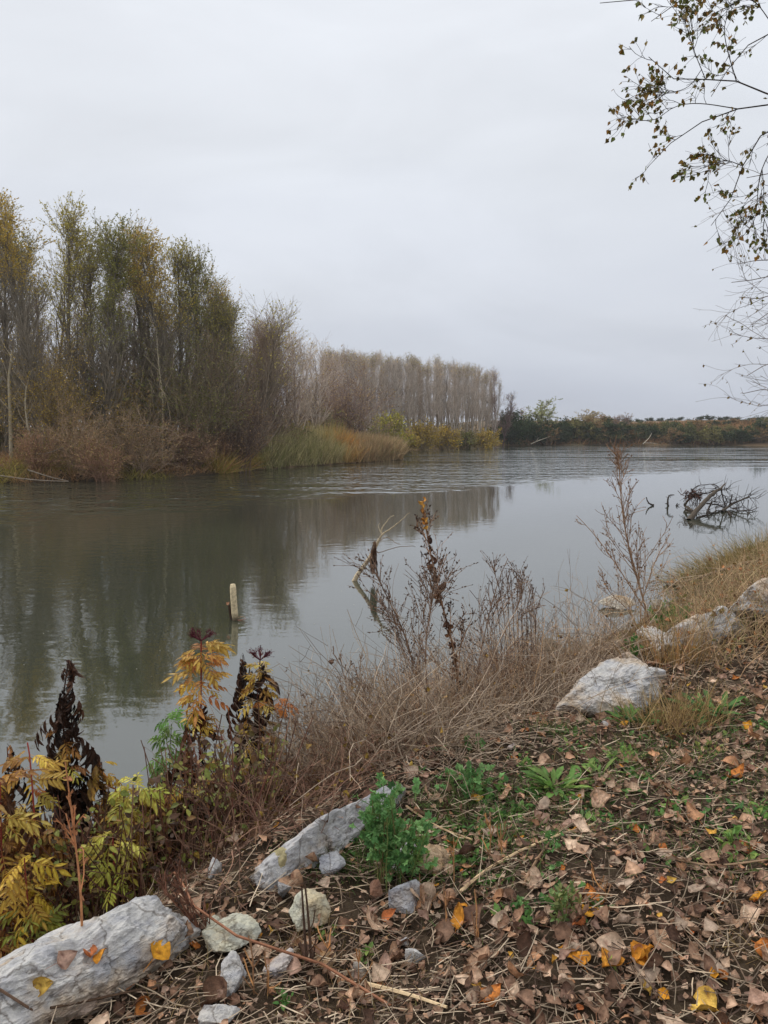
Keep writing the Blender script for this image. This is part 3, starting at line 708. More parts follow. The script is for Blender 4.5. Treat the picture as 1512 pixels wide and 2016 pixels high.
tag(link('undergrowth', ub.mesh('undergrowth', [M_FARTWIG, M_FARLEAF])), 'brown and olive tangled undergrowth on the floor of the left wood', 'undergrowth', kind='stuff')

# pale slanting trunks and sticks of the left wood edge
rng = RS(12)
trunks = [([(22, 905), (20, 800), (16, 740), (25, 690)], 49, .13, 'thick pale trunk standing at the far left edge of the wood'),
          ([(62, 890), (48, 800), (52, 760)], 48, .07, 'thin pale leaning trunk beside the thick one'),
          ([(78, 880), (76, 800), (92, 730), (96, 690)], 50, .10, 'ochre lit trunk with a slight bend near the ochre shrub'),
          ([(85, 880), (92, 800), (98, 730)], 50.5, .08, 'straight pale trunk just right of the bent one'),
          ([(318, 860), (322, 790), (312, 720), (308, 650)], 53, .06, 'whitish slender forked trunk in front of the golden poplar')]
for pts, D, r, lab in trunks:
    m = MB(); P = smooth_line([PY(u, v, D) for u, v in pts], 10); P[0, 2] = min(P[0, 2], z1(P[0, 0], D) - .2)
    tubes(m, P, np.linspace(r, r * .45, 10), [S(168, 156, 132)] , 7)
    B, Rb = grow(rng, P[None], np.linspace(r, r * .4, 10)[None], 7, .35, 1, .7, 1.6, 5, .1, .1, .5, .015)
    tubes(m, B, Rb, pal(rng, len(B), [S(160, 148, 126)]), 4)
    o = link('bare_pole', m.mesh('bare_pole', M_BARK, True, P[0]), None, P[0]); tag(o, lab, 'bare tree', 'pale trunks at the wood edge')
logs = [([(-10, 935), (60, 945), (135, 948)], 44.5, .07, 'pale dead branch lying on the waterline at the far left'),
        ([(55, 925), (100, 940), (135, 947)], 44.8, .06, 'short pale stick slanting to the water beside the leftmost dead branch'),
        ([(45, 892), (90, 895), (125, 880)], 46, .05, 'grey dead bough lying on the brush at the far left'),
        ([(495, 905), (508, 916), (516, 922)], 60, .07, 'whitish broken log end between the reed mound and the reed bed'),
        ([(235, 838), (290, 836), (345, 848), (352, 860)], 49, .035, 'long thin pale branch arching out of the brown bush')]
for pts, D, r, lab in logs:
    m = MB(); P = smooth_line([PY(u, v, D) for u, v in pts], 9); P[:, 2] = np.maximum(P[:, 2], 0.02)
    tubes(m, P, np.linspace(r, r * .4, 9) * .75, [S(142, 130, 114)], 6)
    tag(link('dead_branch', m.mesh('dead_branch', M_BARK, True, P[0]), None, P[0]), lab, 'dead branch', 'dead wood along the left waterline')

# ------------------------------------------------------------------ reeds and bank grass
def reeds(name, label, poly, n, h, cols, seed, w=.035, kind='stuff', bend=.35, cat='reeds'):
    rng = RS(seed); m = MB(); pts = []
    (ua, va, da), (ub_, vb, db) = poly
    f = rng.rand(n); D = da + (db - da) * rng.rand(n) ; uu = ua + (ub_ - ua) * f
    x = (uu - CU) / FPX / CP * D; g = Z(np.c_[x, D]); ok = g > -0.12
    x, D, g, f = x[ok], D[ok], g[ok], f[ok]; n = len(x)
    hh = h(f) * rng.uniform(.6, 1.1, n) if callable(h) else h * rng.uniform(.55, 1.1, n)
    hh = hh * (0.45 + 0.5 * vnoise(x, D, 0.9, seed) + 0.6 * vnoise(x, D * .3, .35, seed + 1))
    p = np.c_[x, D, np.maximum(g, 0) - .05]
    d = np.c_[rng.normal(size=(n, 2)) * bend, np.ones(n)]
    P = walk(rng, p, d, hh, 4, -.14, .08)
    c = cols(f, rng, n, x, D)
    C4 = c[:, None, :] * np.linspace(.75, 1.15, 4)[None, :, None] ** 0
    ribbons(m, P, w * A([.8, 1, .8, .15])[None].repeat(n, 0), C4, rng=rng)
    return tag(link(name, m.mesh(name, M_FARLEAF)), label, cat, kind=kind)
def mixc(a, b, t): return a * (1 - t) + b * t
def c_green(f, rng, n, x, y):
    c = pal(rng, n, [S(122, 118, 76), S(142, 132, 96), S(104, 106, 62), S(160, 146, 112)])
    o = pal(rng, n, [S(166, 118, 62), S(150, 122, 76)]); t = sstep(.6, .95, f + (vnoise(x, y, .5, 9) - .5) * .5)[:, None]
    return mixc(c, o, t)
def c_orange(f, rng, n, x, y): return pal(rng, n, [S(140, 114, 84), S(124, 104, 76), S(158, 136, 106), S(114, 106, 72)])
def c_brown(f, rng, n, x, y):
    c = pal(rng, n, [S(128, 98, 68), S(108, 86, 60), S(150, 118, 84)]); g_ = pal(rng, n, [S(112, 108, 54), S(140, 124, 66)])
    t = sstep(.5, .75, vnoise(x, y, .35, 21))[:, None]
    return mixc(c, g_, t)
reeds('reed_bed', 'green to straw coloured reed bed on the point of the left bank', ((512, 0, 61), (712, 0, 78)), 15000, lambda f: 2.6 - .2 * f, c_green, 31, .045)
reeds('orange_reed_bed', 'orange brown reeds at the tip of the left bank', ((700, 0, 72), (790, 0, 86)), 9000, 2.0, c_orange, 32, .05)
reeds('reed_mound', 'ochre green mound of sedge at the water between brown scrub and reed bed', ((395, 0, 54), (495, 0, 61)), 6000, 2.0, lambda f, r, n, x, y: pal(r, n, [S(142, 128, 66), S(120, 112, 56), S(160, 120, 84)]), 33, .035, bend=.7)
reeds('bank_grass', 'dry brown and olive grass hanging over the left waterline', ((-260, 0, 41), (430, 0, 60)), 26000, 1.0, c_brown, 34, .03, bend=.9, cat='grass')
reeds('far_bank_grass', 'thin ochre grass along the waterline below the plantation', ((690, 0, 92), (1000, 0, 150)), 12000, 1.0, lambda f, r, n, x, y: pal(r, n, [S(150, 132, 84), S(120, 108, 62)]), 35, .06, bend=.6, cat='grass')

# ------------------------------------------------------------------ the far bank
def bpos(u, D): return tbase(u, D)
ev = shrub_parts(700, H=6.2, W=3.6, n0=30, leaves=9000, lsize=.34, lcols=EVER, twig=S(60, 56, 44), tr=.02)
put_shrub(ev, bpos(1003, 150), 'dark evergreen tree just right of the plantation end', 'evergreen tree', None, 'evergreen_tree', 0, (1, 1, 1.0))
D = 158; b = bpos(1064, D); pr = tree_parts(701, H=htop(783, D) - b[2], r0=.3, n1=12, t0=.3, ang=.85, l1=5.6, n2=9, n3=5, leaves=3800, lsize=.32, lz=(.1, .6), lcols=[S(128, 132, 92), S(110, 116, 76), S(146, 142, 100)], bark=S(100, 92, 80), twig=S(96, 88, 78), up=.10, tr=.03, shape=lambda t: .9, l2=.35)
put_tree(pr, b, 'broad round crowned tree with pale grey green leaves on the far bank', 'tree', None, 'broadleaf_tree')
D = 162; b = bpos(1152, D); pr = tree_parts(702, H=htop(805, D) - b[2], r0=.2, n1=12, t0=.3, ang=.9, l1=4.4, n2=9, n3=4, leaves=2600, lsize=.3, lz=(.1, .6), lcols=[S(150, 132, 100), S(130, 118, 84)], bark=S(100, 92, 80), twig=S(96, 88, 78), up=.08, tr=.03, shape=lambda t: .9, l2=.35)
put_tree(pr, b, 'low spreading tree with beige leaves breaking the far skyline', 'tree', None, 'broadleaf_tree')
for u_, v_, s_, lab in ((1030, 800, 5, 'bare twiggy crown between the evergreen and the broad pale tree'), (1212, 815, 4, 'small round bare crown on the far skyline right of the beige tree'), (1233, 812, 3, 'tiny upright tree alone on the far skyline')):
    b = bpos(u_, 165); pr = tree_parts(710 + u_, H=htop(v_, 165) - b[2], r0=.14, n1=16, t0=.3, ang=.6, l1=2.4, n2=7, n3=4, leaves=300, lsize=.25, lz=(.2, 1), lcols=BRN, bark=S(90, 80, 76), twig=S(110, 98, 96), tr=.025)
    put_tree(pr, b, lab, 'tree', None, 'bare_tree')
fp = [shrub_parts(720 + q, H=3.2, W=2.6, n0=16, n2=6, n3=4, leaves=2200, lsize=.3, lcols=c, twig=t, tr=.02) for q, (c, t) in enumerate([
    ([S(80, 84, 52), S(66, 72, 44), S(96, 94, 60)], S(80, 70, 58)), ([S(120, 98, 66), S(104, 84, 58)], S(104, 88, 74)), ([S(56, 66, 42), S(46, 56, 36)], S(64, 58, 46)),
    ([S(112, 104, 62), S(94, 92, 54)], S(92, 80, 64)), ([S(138, 108, 74), S(120, 94, 64), S(96, 88, 56)], S(110, 94, 80))])]
flab = [('dull green bush', 'dull green bushes of the far bank'), ('brown bush', 'brown bushes of the far bank'), ('dark green bush', 'dark green bushes of the far bank'),
        ('olive bush', 'olive bushes of the far bank'), ('russet bush', 'russet bushes of the far bank')]
rng = RS(41)
for q in range(290):
    u_ = rng.uniform(985, 1640); tier = rng.randint(0, 4) if u_ > 1180 else rng.randint(0, 3)
    D = (rng.uniform(0, 3) + (0, 7, 15, 27)[tier]) + 150 + (6 if 985 < u_ < 1050 else 0)
    wts = A([.3, .12, .38, .18, .02]) if tier == 0 else (A([.3, .2, .2, .22, .08]) if u_ < 1200 else A([.12, .24, .12, .26, .26]))
    kd = rng.choice(5, p=wts); b = bpos(u_, D)
    if b[2] < 0.15: D += 6; b = bpos(u_, D)
    sc = rng.uniform(.65, 1.2) * ((1.15 if tier == 0 else .9) if u_ < 1210 else .5 if tier else 1.0)
    put_shrub(fp[kd], b, flab[kd][0] + ' in the scrub along the foot and slope of the far bank', 'bush', flab[kd][1], 'far_bush', rng.uniform(0, 6.28), (sc * rng.uniform(1, 1.5), sc, sc * rng.uniform(.8, 1.2)))
for q in range(34):      # skyline hedge
    u_ = 1175 + q * 14 + rng.uniform(-6, 6); D = rng.uniform(215, 260); b = bpos(u_, D); sc = rng.uniform(.3, .55)
    put_shrub(fp[2], b, 'small dark bush on the flat skyline of the far plateau', 'bush', 'skyline bushes', 'skyline_bush', rng.uniform(0, 6.28), (sc * 1.8, sc * 1.4, sc))
rng = RS(42); m = MB(); n = 30000
u_ = rng.uniform(980, 1700, n); D = rng.uniform(150, 200, n); x = (u_ - CU) / FPX / CP * D; g = Z(np.c_[x, D]); ok = g > .1; x, D, g = x[ok], D[ok], g[ok]; n = len(x)
P = walk(rng, np.c_[x, D, g - .05], np.c_[rng.normal(size=(n, 2)) * .6, np.ones(n)], rng.uniform(.3, 1.1, n), 3, 0, .1)
ribbons(m, P, np.full((n, 3), .12), pal(rng, n, [S(120, 88, 60), S(100, 78, 52), S(84, 76, 46), S(140, 106, 76)]), rng=rng)
tag(link('slope_grass', m.mesh('slope_grass', M_FARLEAF)), 'dry ochre grass and heath covering the far slope', 'grass', kind='stuff')
# white snags at the far shore
for pts, br, lab in (([(1266, 874), (1272, 868), (1279, 861), (1283, 853)], [(1268, 872), (1283, 872), (1296, 874)], 'bleached white upright snag at the far waterline'),
                 ([(1045, 874), (1056, 869), (1070, 864), (1086, 858)], [(1056, 869), (1060, 862)], 'pale fallen limb sloping into the water on the far bank')):
    m = MB(); D = 148
    for pp, r in ((pts, .10), (br, .06)):
        P = smooth_line([PY(a, b, D + .3 * i) for i, (a, b) in enumerate(pp)], 8); tubes(m, P, np.linspace(r, r * .4, 8), [S(190, 178, 158)], 5)
    o0 = PY(*pts[0], D); tag(link('snag', m.mesh('snag', M_BARK, True, o0), None, o0), lab, 'dead tree')

# ------------------------------------------------------------------ foreground: rocks
from mathutils.bvhtree import BVHTree
ROCKS = []
def sight(u, v):
    """first rock or ground met by a sight line: point and surface normal"""
    d = Vector(nrm(ray(u, v))); o = Vector((0, 0, CAMZ)); g = GP(u, v); best = (Vector(g) - o).length; out = (g, A([0, 0, 1.]))
    for t in ROCKS:
        h = t.ray_cast(o, d)
        if h[0] is not None and h[3] < best: best = h[3]; out = (A(h[0]), A(h[1]))
    return out
def rock(pts, label, seed, name='rock', cat='rock', group='pale limestone boulders along the crest of the bank', tint=(1, 1, 1), rough=.035, sub=5, mpar=None):
    """pts: corner points of the boulder in world space (convex hull, then worn and chipped)"""
    rng = RS(seed); pts = A(pts, dtype=float); c = pts.mean(0)
    bm = bmesh.new()
    for p in pts: bm.verts.new(p)
    bmesh.ops.convex_hull(bm, input=bm.verts); bm.faces.ensure_lookup_table()
    N_, D_ = [], []
    for f in bm.faces:
        n = A(f.normal); d = n @ (A(f.verts[0].co) - c)
        if d < 0: n, d = -n, -d
        if f.calc_area() > 1e-7: N_.append(n); D_.append(d)
    bm.free()
    for _ in range(16):                                     # broken-off corners
        n = nrm(rng.normal(size=3)); N_.append(n); D_.append(((pts - c) @ n).max() * rng.uniform(.80, .97))
    N_ = A(N_); D_ = np.maximum(A(D_), 1e-3)
    ext = np.linalg.svd(pts - c)[2]; sc = np.abs((pts - c) @ ext.T).max(0)
    b2 = bmesh.new(); bmesh.ops.create_icosphere(b2, subdivisions=sub, radius=1.0)
    V = A([v.co[:] for v in b2.verts]); F = A([[v.index for v in f.verts] for f in b2.faces]); b2.free()
    d = nrm((V * sc) @ ext)
    den = np.maximum(d @ N_.T, 1e-4) / D_
    p_ = 90.0; inv = ((den ** p_).sum(1)) ** (1 / p_)        # smooth minimum over the facets
    r = 1 / inv; P = d * r[:, None]; size = sc.mean(); ph = rng.rand(3) * 50
    dis = np.empty(len(P))
    for i, q in enumerate(P):
        w = Vector(q / size * 1.6 + ph); st = Vector((q @ ext[0] / size * 1.2, q @ ext[1] / size * 5, q @ ext[2] / size * 5)) + Vector(ph)
        dis[i] = (mnoise.fractal(w, 0.9, 2.1, 5) * .45 + abs(mnoise.noise(w * 2.7)) * -.9 + round(mnoise.noise(w * 2.3) * 5) / 5 * .55 + mnoise.fractal(st * 1.6, .8, 2, 4) * .30 + round(mnoise.noise(w * 5.1) * 4) / 4 * .22 + mnoise.fractal(w * 9, .7, 2, 3) * .25)
    P = P + nrm(P) * (dis * rough * size * 1.6)[:, None] + c
    ROCKS.append(BVHTree.FromPolygons(P.tolist(), F.tolist()))
    m = MB(); m.add(P, T=F, C=A(tint) * np.ones((len(P), 3)))
    lo = P.min(0); o0 = A([c[0], c[1], lo[2]])
    return tag(link(name, m.mesh(name, M_ROCK, False, o0), None, o0), label, cat, group)
def pr_(l): return [PZ(u, v, z) for u, v, z in l]
rock(pr_([(-160, 2010, 1.62), (10, 1958, 1.60), (130, 1875, 1.60), (290, 1755, 1.66), (335, 1752, 1.68), (388, 1768, 1.64), (404, 1800, 1.55), (380, 1850, 1.45), (325, 1880, 1.55), (245, 1925, 1.56), (130, 1985, 1.56), (-10, 2060, 1.56), (-160, 2130, 1.5)])
     + [A([-1.7, 1.7, 1.15]), A([-.72, 2.72, 1.15]), A([-.60, 2.45, 1.2]), A([-1.35, 1.6, 1.2]), A([-1.45, 2.35, 1.3])],
     'largest pale grey and pink rock slab in the bottom left corner, yellow leaves on it', 1, rough=.055, sub=6, tint=(1.14, 1.08, 1.02))
rock(pr_([(492, 1712, 1.55), (520, 1690, 1.62), (600, 1625, 1.66), (700, 1572, 1.66), (760, 1545, 1.64), (820, 1540, 1.6), (700, 1650, 1.54), (640, 1705, 1.50), (560, 1770, 1.46), (505, 1745, 1.46)])
     + [A([-.62, 2.95, 1.1]), A([-.42, 2.75, 1.15]), A([.12, 3.5, 1.2]), A([-.25, 3.35, 1.2])],
     'long wedge shaped blue grey boulder behind the bright green weed', 2, rough=.045, sub=6, tint=(.93, .94, .97))
rock(pr_([(1085, 1385, 1.58), (1120, 1345, 1.64), (1190, 1300, 1.72), (1255, 1290, 1.74), (1290, 1335, 1.68), (1275, 1372, 1.6), (1210, 1400, 1.56), (1130, 1400, 1.52)])
     + [A([1.0, 4.6, 1.2]), A([1.9, 4.6, 1.2]), A([2.1, 5.5, 1.2]), A([1.3, 5.3, 1.1])],
     'big white and blue grey boulder with a sloping layered top, right of the bramble tangle', 3, rough=.04, sub=6, tint=(1.05, 1.03, 1.0))
rock(pr_([(1285, 1290, 1.5), (1300, 1245, 1.70), (1350, 1215, 1.78), (1425, 1190, 1.80), (1452, 1222, 1.70), (1425, 1262, 1.55), (1340, 1305, 1.45)]) + [A([2.4, 5.6, 1.2]), A([3.4, 6.8, 1.2]), A([3.0, 7.4, 1.2]), A([2.0, 6.2, 1.2])],
     'long white slab behind the dry stalks, right of the big white boulder', 4, rough=.05, sub=6, tint=(1.1, 1.07, 1.03))
rock(pr_([(1420, 1215, 1.6), (1440, 1175, 1.85), (1490, 1145, 1.92), (1570, 1125, 1.95), (1600, 1180, 1.75), (1500, 1225, 1.6)]) + [A([3.4, 7.2, 1.3]), A([5.2, 9.4, 1.3]), A([4.6, 7.6, 1.3])],
     'farthest white slab, cut by the right edge behind the dry stalks', 5, rough=.05, sub=6, tint=(1.1, 1.07, 1.03))
def blob_rock(u, v, w, h, dpt, label, seed, tint=(1, 1, 1), sink=.35, ang=0, z=None, **k):
    """a stone whose foot is seen at pixel (u, v); w, h pixels across and up"""
    g = GP(u, v) if z is None else PZ(u, v, z); D = g[1]; W = w * D / FPX / 2; Hh = h * D / FPX
    rng = RS(seed); a = rng.normal(size=(11, 3)); a = nrm(a) * rng.uniform(.75, 1.05, (11, 1))
    a = a * A([W, dpt or W * .8, Hh * .62]); ca, sa = math.cos(ang), math.sin(ang)
    a[:, 0], a[:, 1] = a[:, 0] * ca - a[:, 1] * sa * .6, a[:, 0] * sa + a[:, 1] * ca
    a += A([g[0], g[1] + W * .5, g[2] + Hh * (.5 - sink * .5)])
    return rock(a, label, seed, tint=tint, **k)
G2 = 'smaller stones embedded in the bank'
CR = (1.08, 1.02, .82); WH = (1.12, 1.1, 1.08); GY = (.8, .82, .88); TAN = (.95, .72, .48)
for a in [
    (610, 1838, 105, 90, .10, 'cream angular stone pointing up behind the dark broken stalk', 11, CR),
    (655, 1730, 85, 55, .07, 'blue grey flat stone between the wedge boulder and the green weed', 12, GY),
    (545, 1745, 90, 90, .10, 'mossy yellow lichened stone under the front of the wedge boulder', 13, (.85, .75, .42)),
    (790, 1722, 110, 55, .10, 'white topped stone under the bright green weed', 14, WH),
    (800, 1800, 110, 60, .10, 'grey rough stone right below the bright green weed', 15, GY),
    (850, 1725, 130, 55, .12, 'ochre brown rounded stone right of the bright green weed', 16, TAN),
    (455, 1890, 150, 70, .12, 'long low cream stone to the right of the largest slab', 17, CR),
    (445, 1965, 82, 85, .09, 'white angular stone near the bottom edge, left of centre', 18, WH),
    (545, 1935, 90, 52, .07, 'pinkish white stone right of the white angular one', 19, (1, .93, .9)),
    (425, 2035, 110, 45, .08, 'pale pink stone cut off by the bottom edge', 20, (1.1, .98, .95)),
    (818, 1905, 55, 38, .05, 'small white stone in the leaf litter below the grey stone', 21, WH),
    (795, 1872, 34, 22, .03, 'tiny white chip above the small white stone', 22, WH),
    (640, 1905, 60, 30, .05, 'small tan stone half buried near the dark stalk', 23, TAN),
    (700, 1935, 60, 30, .05, 'flat pale stone in the straw, bottom centre', 24, (1, .95, .85)),
    (740, 1775, 42, 52, .04, 'reddish brown stone leaning among dead leaves left of the grey one', 25, (.55, .3, .2)),
    (412, 1850, 50, 46, .06, 'small cream and grey rock piece near the right end of the largest slab', 26, CR),
    (420, 1730, 40, 40, .05, 'small white stone under the dark withered plants', 27, WH),
    (1198, 1438, 34, 22, .03, 'small blue grey stone in front of the big white boulder', 28, GY),
    (1290, 1345, 60, 32, .1, 'pale stone touching the right end of the big white boulder', 29, WH),
    (560, 1790, 45, 60, .07, 'dark grey face of stone in the hollow below the wedge boulder', 30, (.6, .62, .66)),
    (1010, 1480, 40, 16, .04, 'flat pinkish stone among leaves left of the dandelion rosette', 31, (1, .85, .78)),
    (1250, 1322, 70, 40, .1, 'white block behind the pale stone', 32, WH)]:
    u, v, w, h, dp, lab, sd, ti = a
    blob_rock(u, v, w, h, dp, lab, sd, tint=ti, sub=4 if w < 70 else 5, rough=.05, group=G2)
for a in [
    (1380, 1205, 100, 26, .3, 'flat slab of grey rock lying above the right hand row of boulders', 45, GY),
    (1290, 1262, 80, 30, .25, 'low white stone between green tuft and the row of boulders', 46, WH)]:
    u, v, w, h, dp, lab, sd, ti = a
    blob_rock(u, v, w, h, dp, lab, sd, tint=ti, rough=.05)
for a in [
    (1225, 1200, 92, 30, .35, 'pale flat rock standing in the shallow water by the grass clump', 51, (.95, .88, .75)),
    (1322, 1154, 46, 14, .25, 'small dark wet rock in the water below the long branch', 52, (.32, .30, .24)),
    (1082, 1275, 48, 20, .18, 'dark wet stone at the water edge behind the bramble tangle', 53, (.35, .32, .25)),
    (1305, 1200, 60, 24, .3, 'grey stone at the shore under the long branch', 54, (.6, .58, .54))]:
    u, v, w, h, dp, lab, sd, ti = a
    blob_rock(u, v, w, h, dp, lab, sd, tint=ti, rough=.05, z=0.0, group='stones at the waterline')
for u, v, w, lab, sd in () and ((1170, 1238, 60, 'first', 56), (1215, 1240, 40, 'second', 57)): pass
# broken brick pieces on the boulders
for u, v, w, h, lab, sd in ((1160, 1322, 60, 16, 'orange red brick fragment lying behind the big white boulder', 61), (1195, 1306, 34, 12, 'smaller orange brick chip beside the larger fragment', 62), (1385, 1190, 34, 18, 'red brown brick lump above the right hand boulders', 63)):
    g = GP(u, v); g = PY(u, v, g[1] + .15); W = w * g[1] / FPX / 2; H_ = h * g[1] / FPX
    rng = RS(sd); pts = A([(sx * W, sy * W * .5, sz * H_ / 2) for sx in (-1, 1) for sy in (-1, 1) for sz in (-1, 1)]) + rng.normal(size=(8, 3)) * W * .08 + g
    rock(pts, lab, sd, name='brick_fragment', cat='brick', group='brick fragments among the boulders', tint=(1.0, .42, .27), sub=4, rough=.03)

# ------------------------------------------------------------------ leaf kinds
rg = RS(77)
def D_(n, f): return [f(i) for i in range(n)]
POP = D_(14, lambda i: grid_leaf(rg, p_delt, rg.uniform(.34, .5), 8, 4, rg.uniform(-1.6, 1.8), rg.uniform(-.1, .55), rg.uniform(-.6, .6), .03, .55, edge=A([.8, .75, .7]), spots=.04))
OVA = D_(12, lambda i: grid_leaf(rg, p_ovate, rg.uniform(.26, .38), 8, 4, rg.uniform(-2.2, 2.2), rg.uniform(-.2, .9), rg.uniform(-1.2, 1.2), .04, .25, edge=A([.75, .7, .65]), spots=.05))
CRU = D_(10, lambda i: grid_leaf(rg, p_heart, .5, 9, 6, rg.uniform(-2.6, 2.6), rg.uniform(.2, 1.2), rg.uniform(-1.5, 1.5), .07, .3, edge=A([.7, .65, .6]), spots=.08))
DEADL = POP + OVA + CRU
LITLO = D_(14, lambda i: grid_leaf(rg, (p_delt, p_ovate, p_heart)[i % 3], .42, 4, 2, rg.uniform(-2, 2), rg.uniform(0, .8), rg.uniform(-1, 1), .05, 0, edge=A([.75, .7, .65])))
def join(ts):
    V, Q, Sh, n = [], [], [], 0
    for v, q, s_ in ts: V.append(v); Q.append(q + n); Sh.append(s_); n += len(v)
    return np.concatenate(V), np.concatenate(Q), np.concatenate(Sh)
def xf(tp, rz, pos, sc, pitch=0, roll=0):
    V, Q, s_ = tp; V = V * sc
    cr, sr = math.cos(roll), math.sin(roll); V = V @ A([[cr, 0, -sr], [0, 1, 0], [sr, 0, cr]]).T
    cp, sp = math.cos(pitch), math.sin(pitch); V = V @ A([[1, 0, 0], [0, cp, -sp], [0, sp, cp]]).T
    c, s = math.cos(rz), math.sin(rz); V = V @ A([[c, -s, 0], [s, c, 0], [0, 0, 1]]).T
    return V + A(pos), Q, s_
def pinnate(r, pairs=4, lw=.13, droop=.6, curl=.5, wither=False):
    """compound leaf of unit length: rachis and leaflets"""
    out = []; K = 8; t = np.linspace(0, 1, K)
    th = droop * t * 1.2; y = np.r_[0, np.cumsum(np.cos(th[1:]) / (K - 1))]; z = -np.r_[0, np.cumsum(np.sin(th[1:]) / (K - 1))]
    V = []; Q = []
    for i in range(K): V += [(-.007, y[i], z[i]), (.007, y[i], z[i])]
    for i in range(K - 1): Q.append((2 * i, 2 * i + 1, 2 * i + 3, 2 * i + 2))
    out.append((A(V), A(Q), np.tile(A([[.9, .6, .45]]), (len(V), 1))))
    for i in range(pairs + 1):
        f = .3 + .7 * i / pairs; L = .46 * (1 - .25 * abs(f - .65)) * r.uniform(.85, 1.1)
        k = min(int(f * (K - 1)), K - 2); w = f * (K - 1) - k; py = y[k] * (1 - w) + y[k + 1] * w; pz = z[k] * (1 - w) + z[k + 1] * w
        for sgn in ((-1, 1) if i < pairs else (0,)):
            lf = grid_leaf(r, p_lance, lw * r.uniform(.8, 1.1) * (.9 if wither else 1), 6, 2, r.uniform(-.3, 1.2) * -curl * (1.0 if wither else 1), r.uniform(.1, .5) * (2.5 if wither else 1), r.uniform(-.5, .5) * (3 if wither else 1), .012, 0, serr=.09, edge=A([.85, .68, .5]), spots=.07)
            pit = -r.uniform(1.15, 1.7) if wither else -th[k] - r.uniform(0, .35)
            out.append(xf(lf, -sgn * (r.uniform(.85, 1.15) if not wither else r.uniform(.2, .9)), (0, py, pz), L, pit, r.normal() * .2))
    return join(out)
PIN = [pinnate(rg, rg.randint(3, 6), .15, rg.uniform(.3, 1.1), .6) for _ in range(10)]
PINW = [pinnate(rg, rg.randint(3, 5), .16, rg.uniform(.9, 1.6), 1., True) for _ in range(10)]
def lobed(r):
    fs = [xf(grid_leaf(r, p_ovate, .34, 3, 2, r.uniform(-.5, .5), .15, 0, .02), a + r.normal() * .1, (0, .15, 0), L, r.normal() * .1) for a, L in ((0, .75), (.8, .65), (-.8, .65), (1.7, .5), (-1.7, .5))]
    st = (A([(-.02, -1.0, -.35), (.02, -1.0, -.35), (.02, .2, 0), (-.02, .2, 0)]), A([(0, 1, 2, 3)]), np.ones((4, 3)) * .8)
    return join(fs + [st])
LOB = [lobed(rg) for _ in range(8)]
STRAP = [grid_leaf(rg, lambda a: max(.05, (min(1, a / .55) ** .8) * (1 - max(0, (a - .7) / .3) ** 2)), .085, 7, 2, -rg.uniform(.3, 1.3), .25, rg.uniform(-.3, .3), .01, 0, serr=.12) for _ in range(8)]
LEAFY = [grid_leaf(rg, p_ovate, .28, 4, 2, rg.uniform(-.8, .2), .2, rg.uniform(-.3, .3), .01, .15) for _ in range(6)]
def split_place(rng, mb, tps, pos, yd, nd, sc, C, m=0):
    k = rng.randint(0, len(tps), len(pos)); sc = np.broadcast_to(sc, (len(pos),))
    for i, tp in enumerate(tps):
        q = k == i
        if q.any(): place(mb, tp, pos[q], yd[q], nd[q], sc[q], C[q] if C.ndim == 2 else C, m)

# ------------------------------------------------------------------ leaf litter
BROWN = [S(180, 144, 116), S(156, 122, 98), S(200, 166, 138), S(134, 104, 84), S(172, 150, 130), S(110, 82, 64), S(186, 138, 102), S(166, 134, 116), S(204, 176, 150), S(92, 68, 54), S(120, 92, 76)]
YEL = [S(224, 160, 50), S(206, 140, 48), S(216, 176, 84)]
ORG = [S(190, 118, 56), S(176, 104, 60)]
def land_pts(rng, n, ymin=1.6, ymax=9.5, pw=1.0, smin=.35):
    y = ymin + (ymax - ymin) * rng.rand(n) ** pw; x = rng.uniform(-(.56 * y + .25), .56 * y + 1.9)
    p = np.c_[x, y]; c = -sdist(p, CREST); return p[c > -smin]
def gnormal(p, e=.04):
    zx = (Z(p + A([e, 0])) - Z(p - A([e, 0]))) / (2 * e); zy = (Z(p + A([0, e])) - Z(p - A([0, e]))) / (2 * e)
    return nrm(np.c_[-zx, -zy, np.ones(len(p))])
rng = RS(91)
p = land_pts(rng, 20500, 1.6, 10.5, 1.15); rng.shuffle(p)
# litter lies thicker at lower right, thin under the weeds
dens = .35 + .65 * sstep(-.2, 1.0, p[:, 0] - .18 * (p[:, 1] - 3)) * (1 - .35 * sstep(5, 8, p[:, 1])); dens *= .55 + .8 * vnoise(p[:, 0], p[:, 1], 1.7, 55)
p = p[rng.rand(len(p)) < dens][:11500]
sz = np.clip(rng.lognormal(math.log(.036), .40, len(p)), .013, .088); z = Z(p); d = np.hypot(p[:, 0], p[:, 1])
tilt = nrm(gnormal(p) + rng.normal(size=(len(p), 3)) * .38); az = rng.rand(len(p)) * 6.28; yd = np.c_[np.cos(az), np.sin(az), np.zeros(len(p))]
q = rng.rand(len(p)); C = pal(rng, len(p), BROWN, .2); C[q < .045] = pal(rng, (q < .045).sum(), ORG, .1); C[q < .025] = pal(rng, (q < .025).sum(), YEL, .08)
pos = np.c_[p, z + .006 + rng.rand(len(p)) * .014]
u_vis = np.abs(p[:, 0]) < .5 * p[:, 1] + .03
key = np.where(u_vis & (p[:, 1] > 1.75), sz / d, 0); top = np.argsort(-key)[:285]; mask = np.ones(len(p), bool); mask[top] = False
lm = MB(); split_place(rng, lm, LITLO, pos[mask] - yd[mask] * sz[mask, None] * .5, yd[mask], tilt[mask], sz[mask], C[mask])
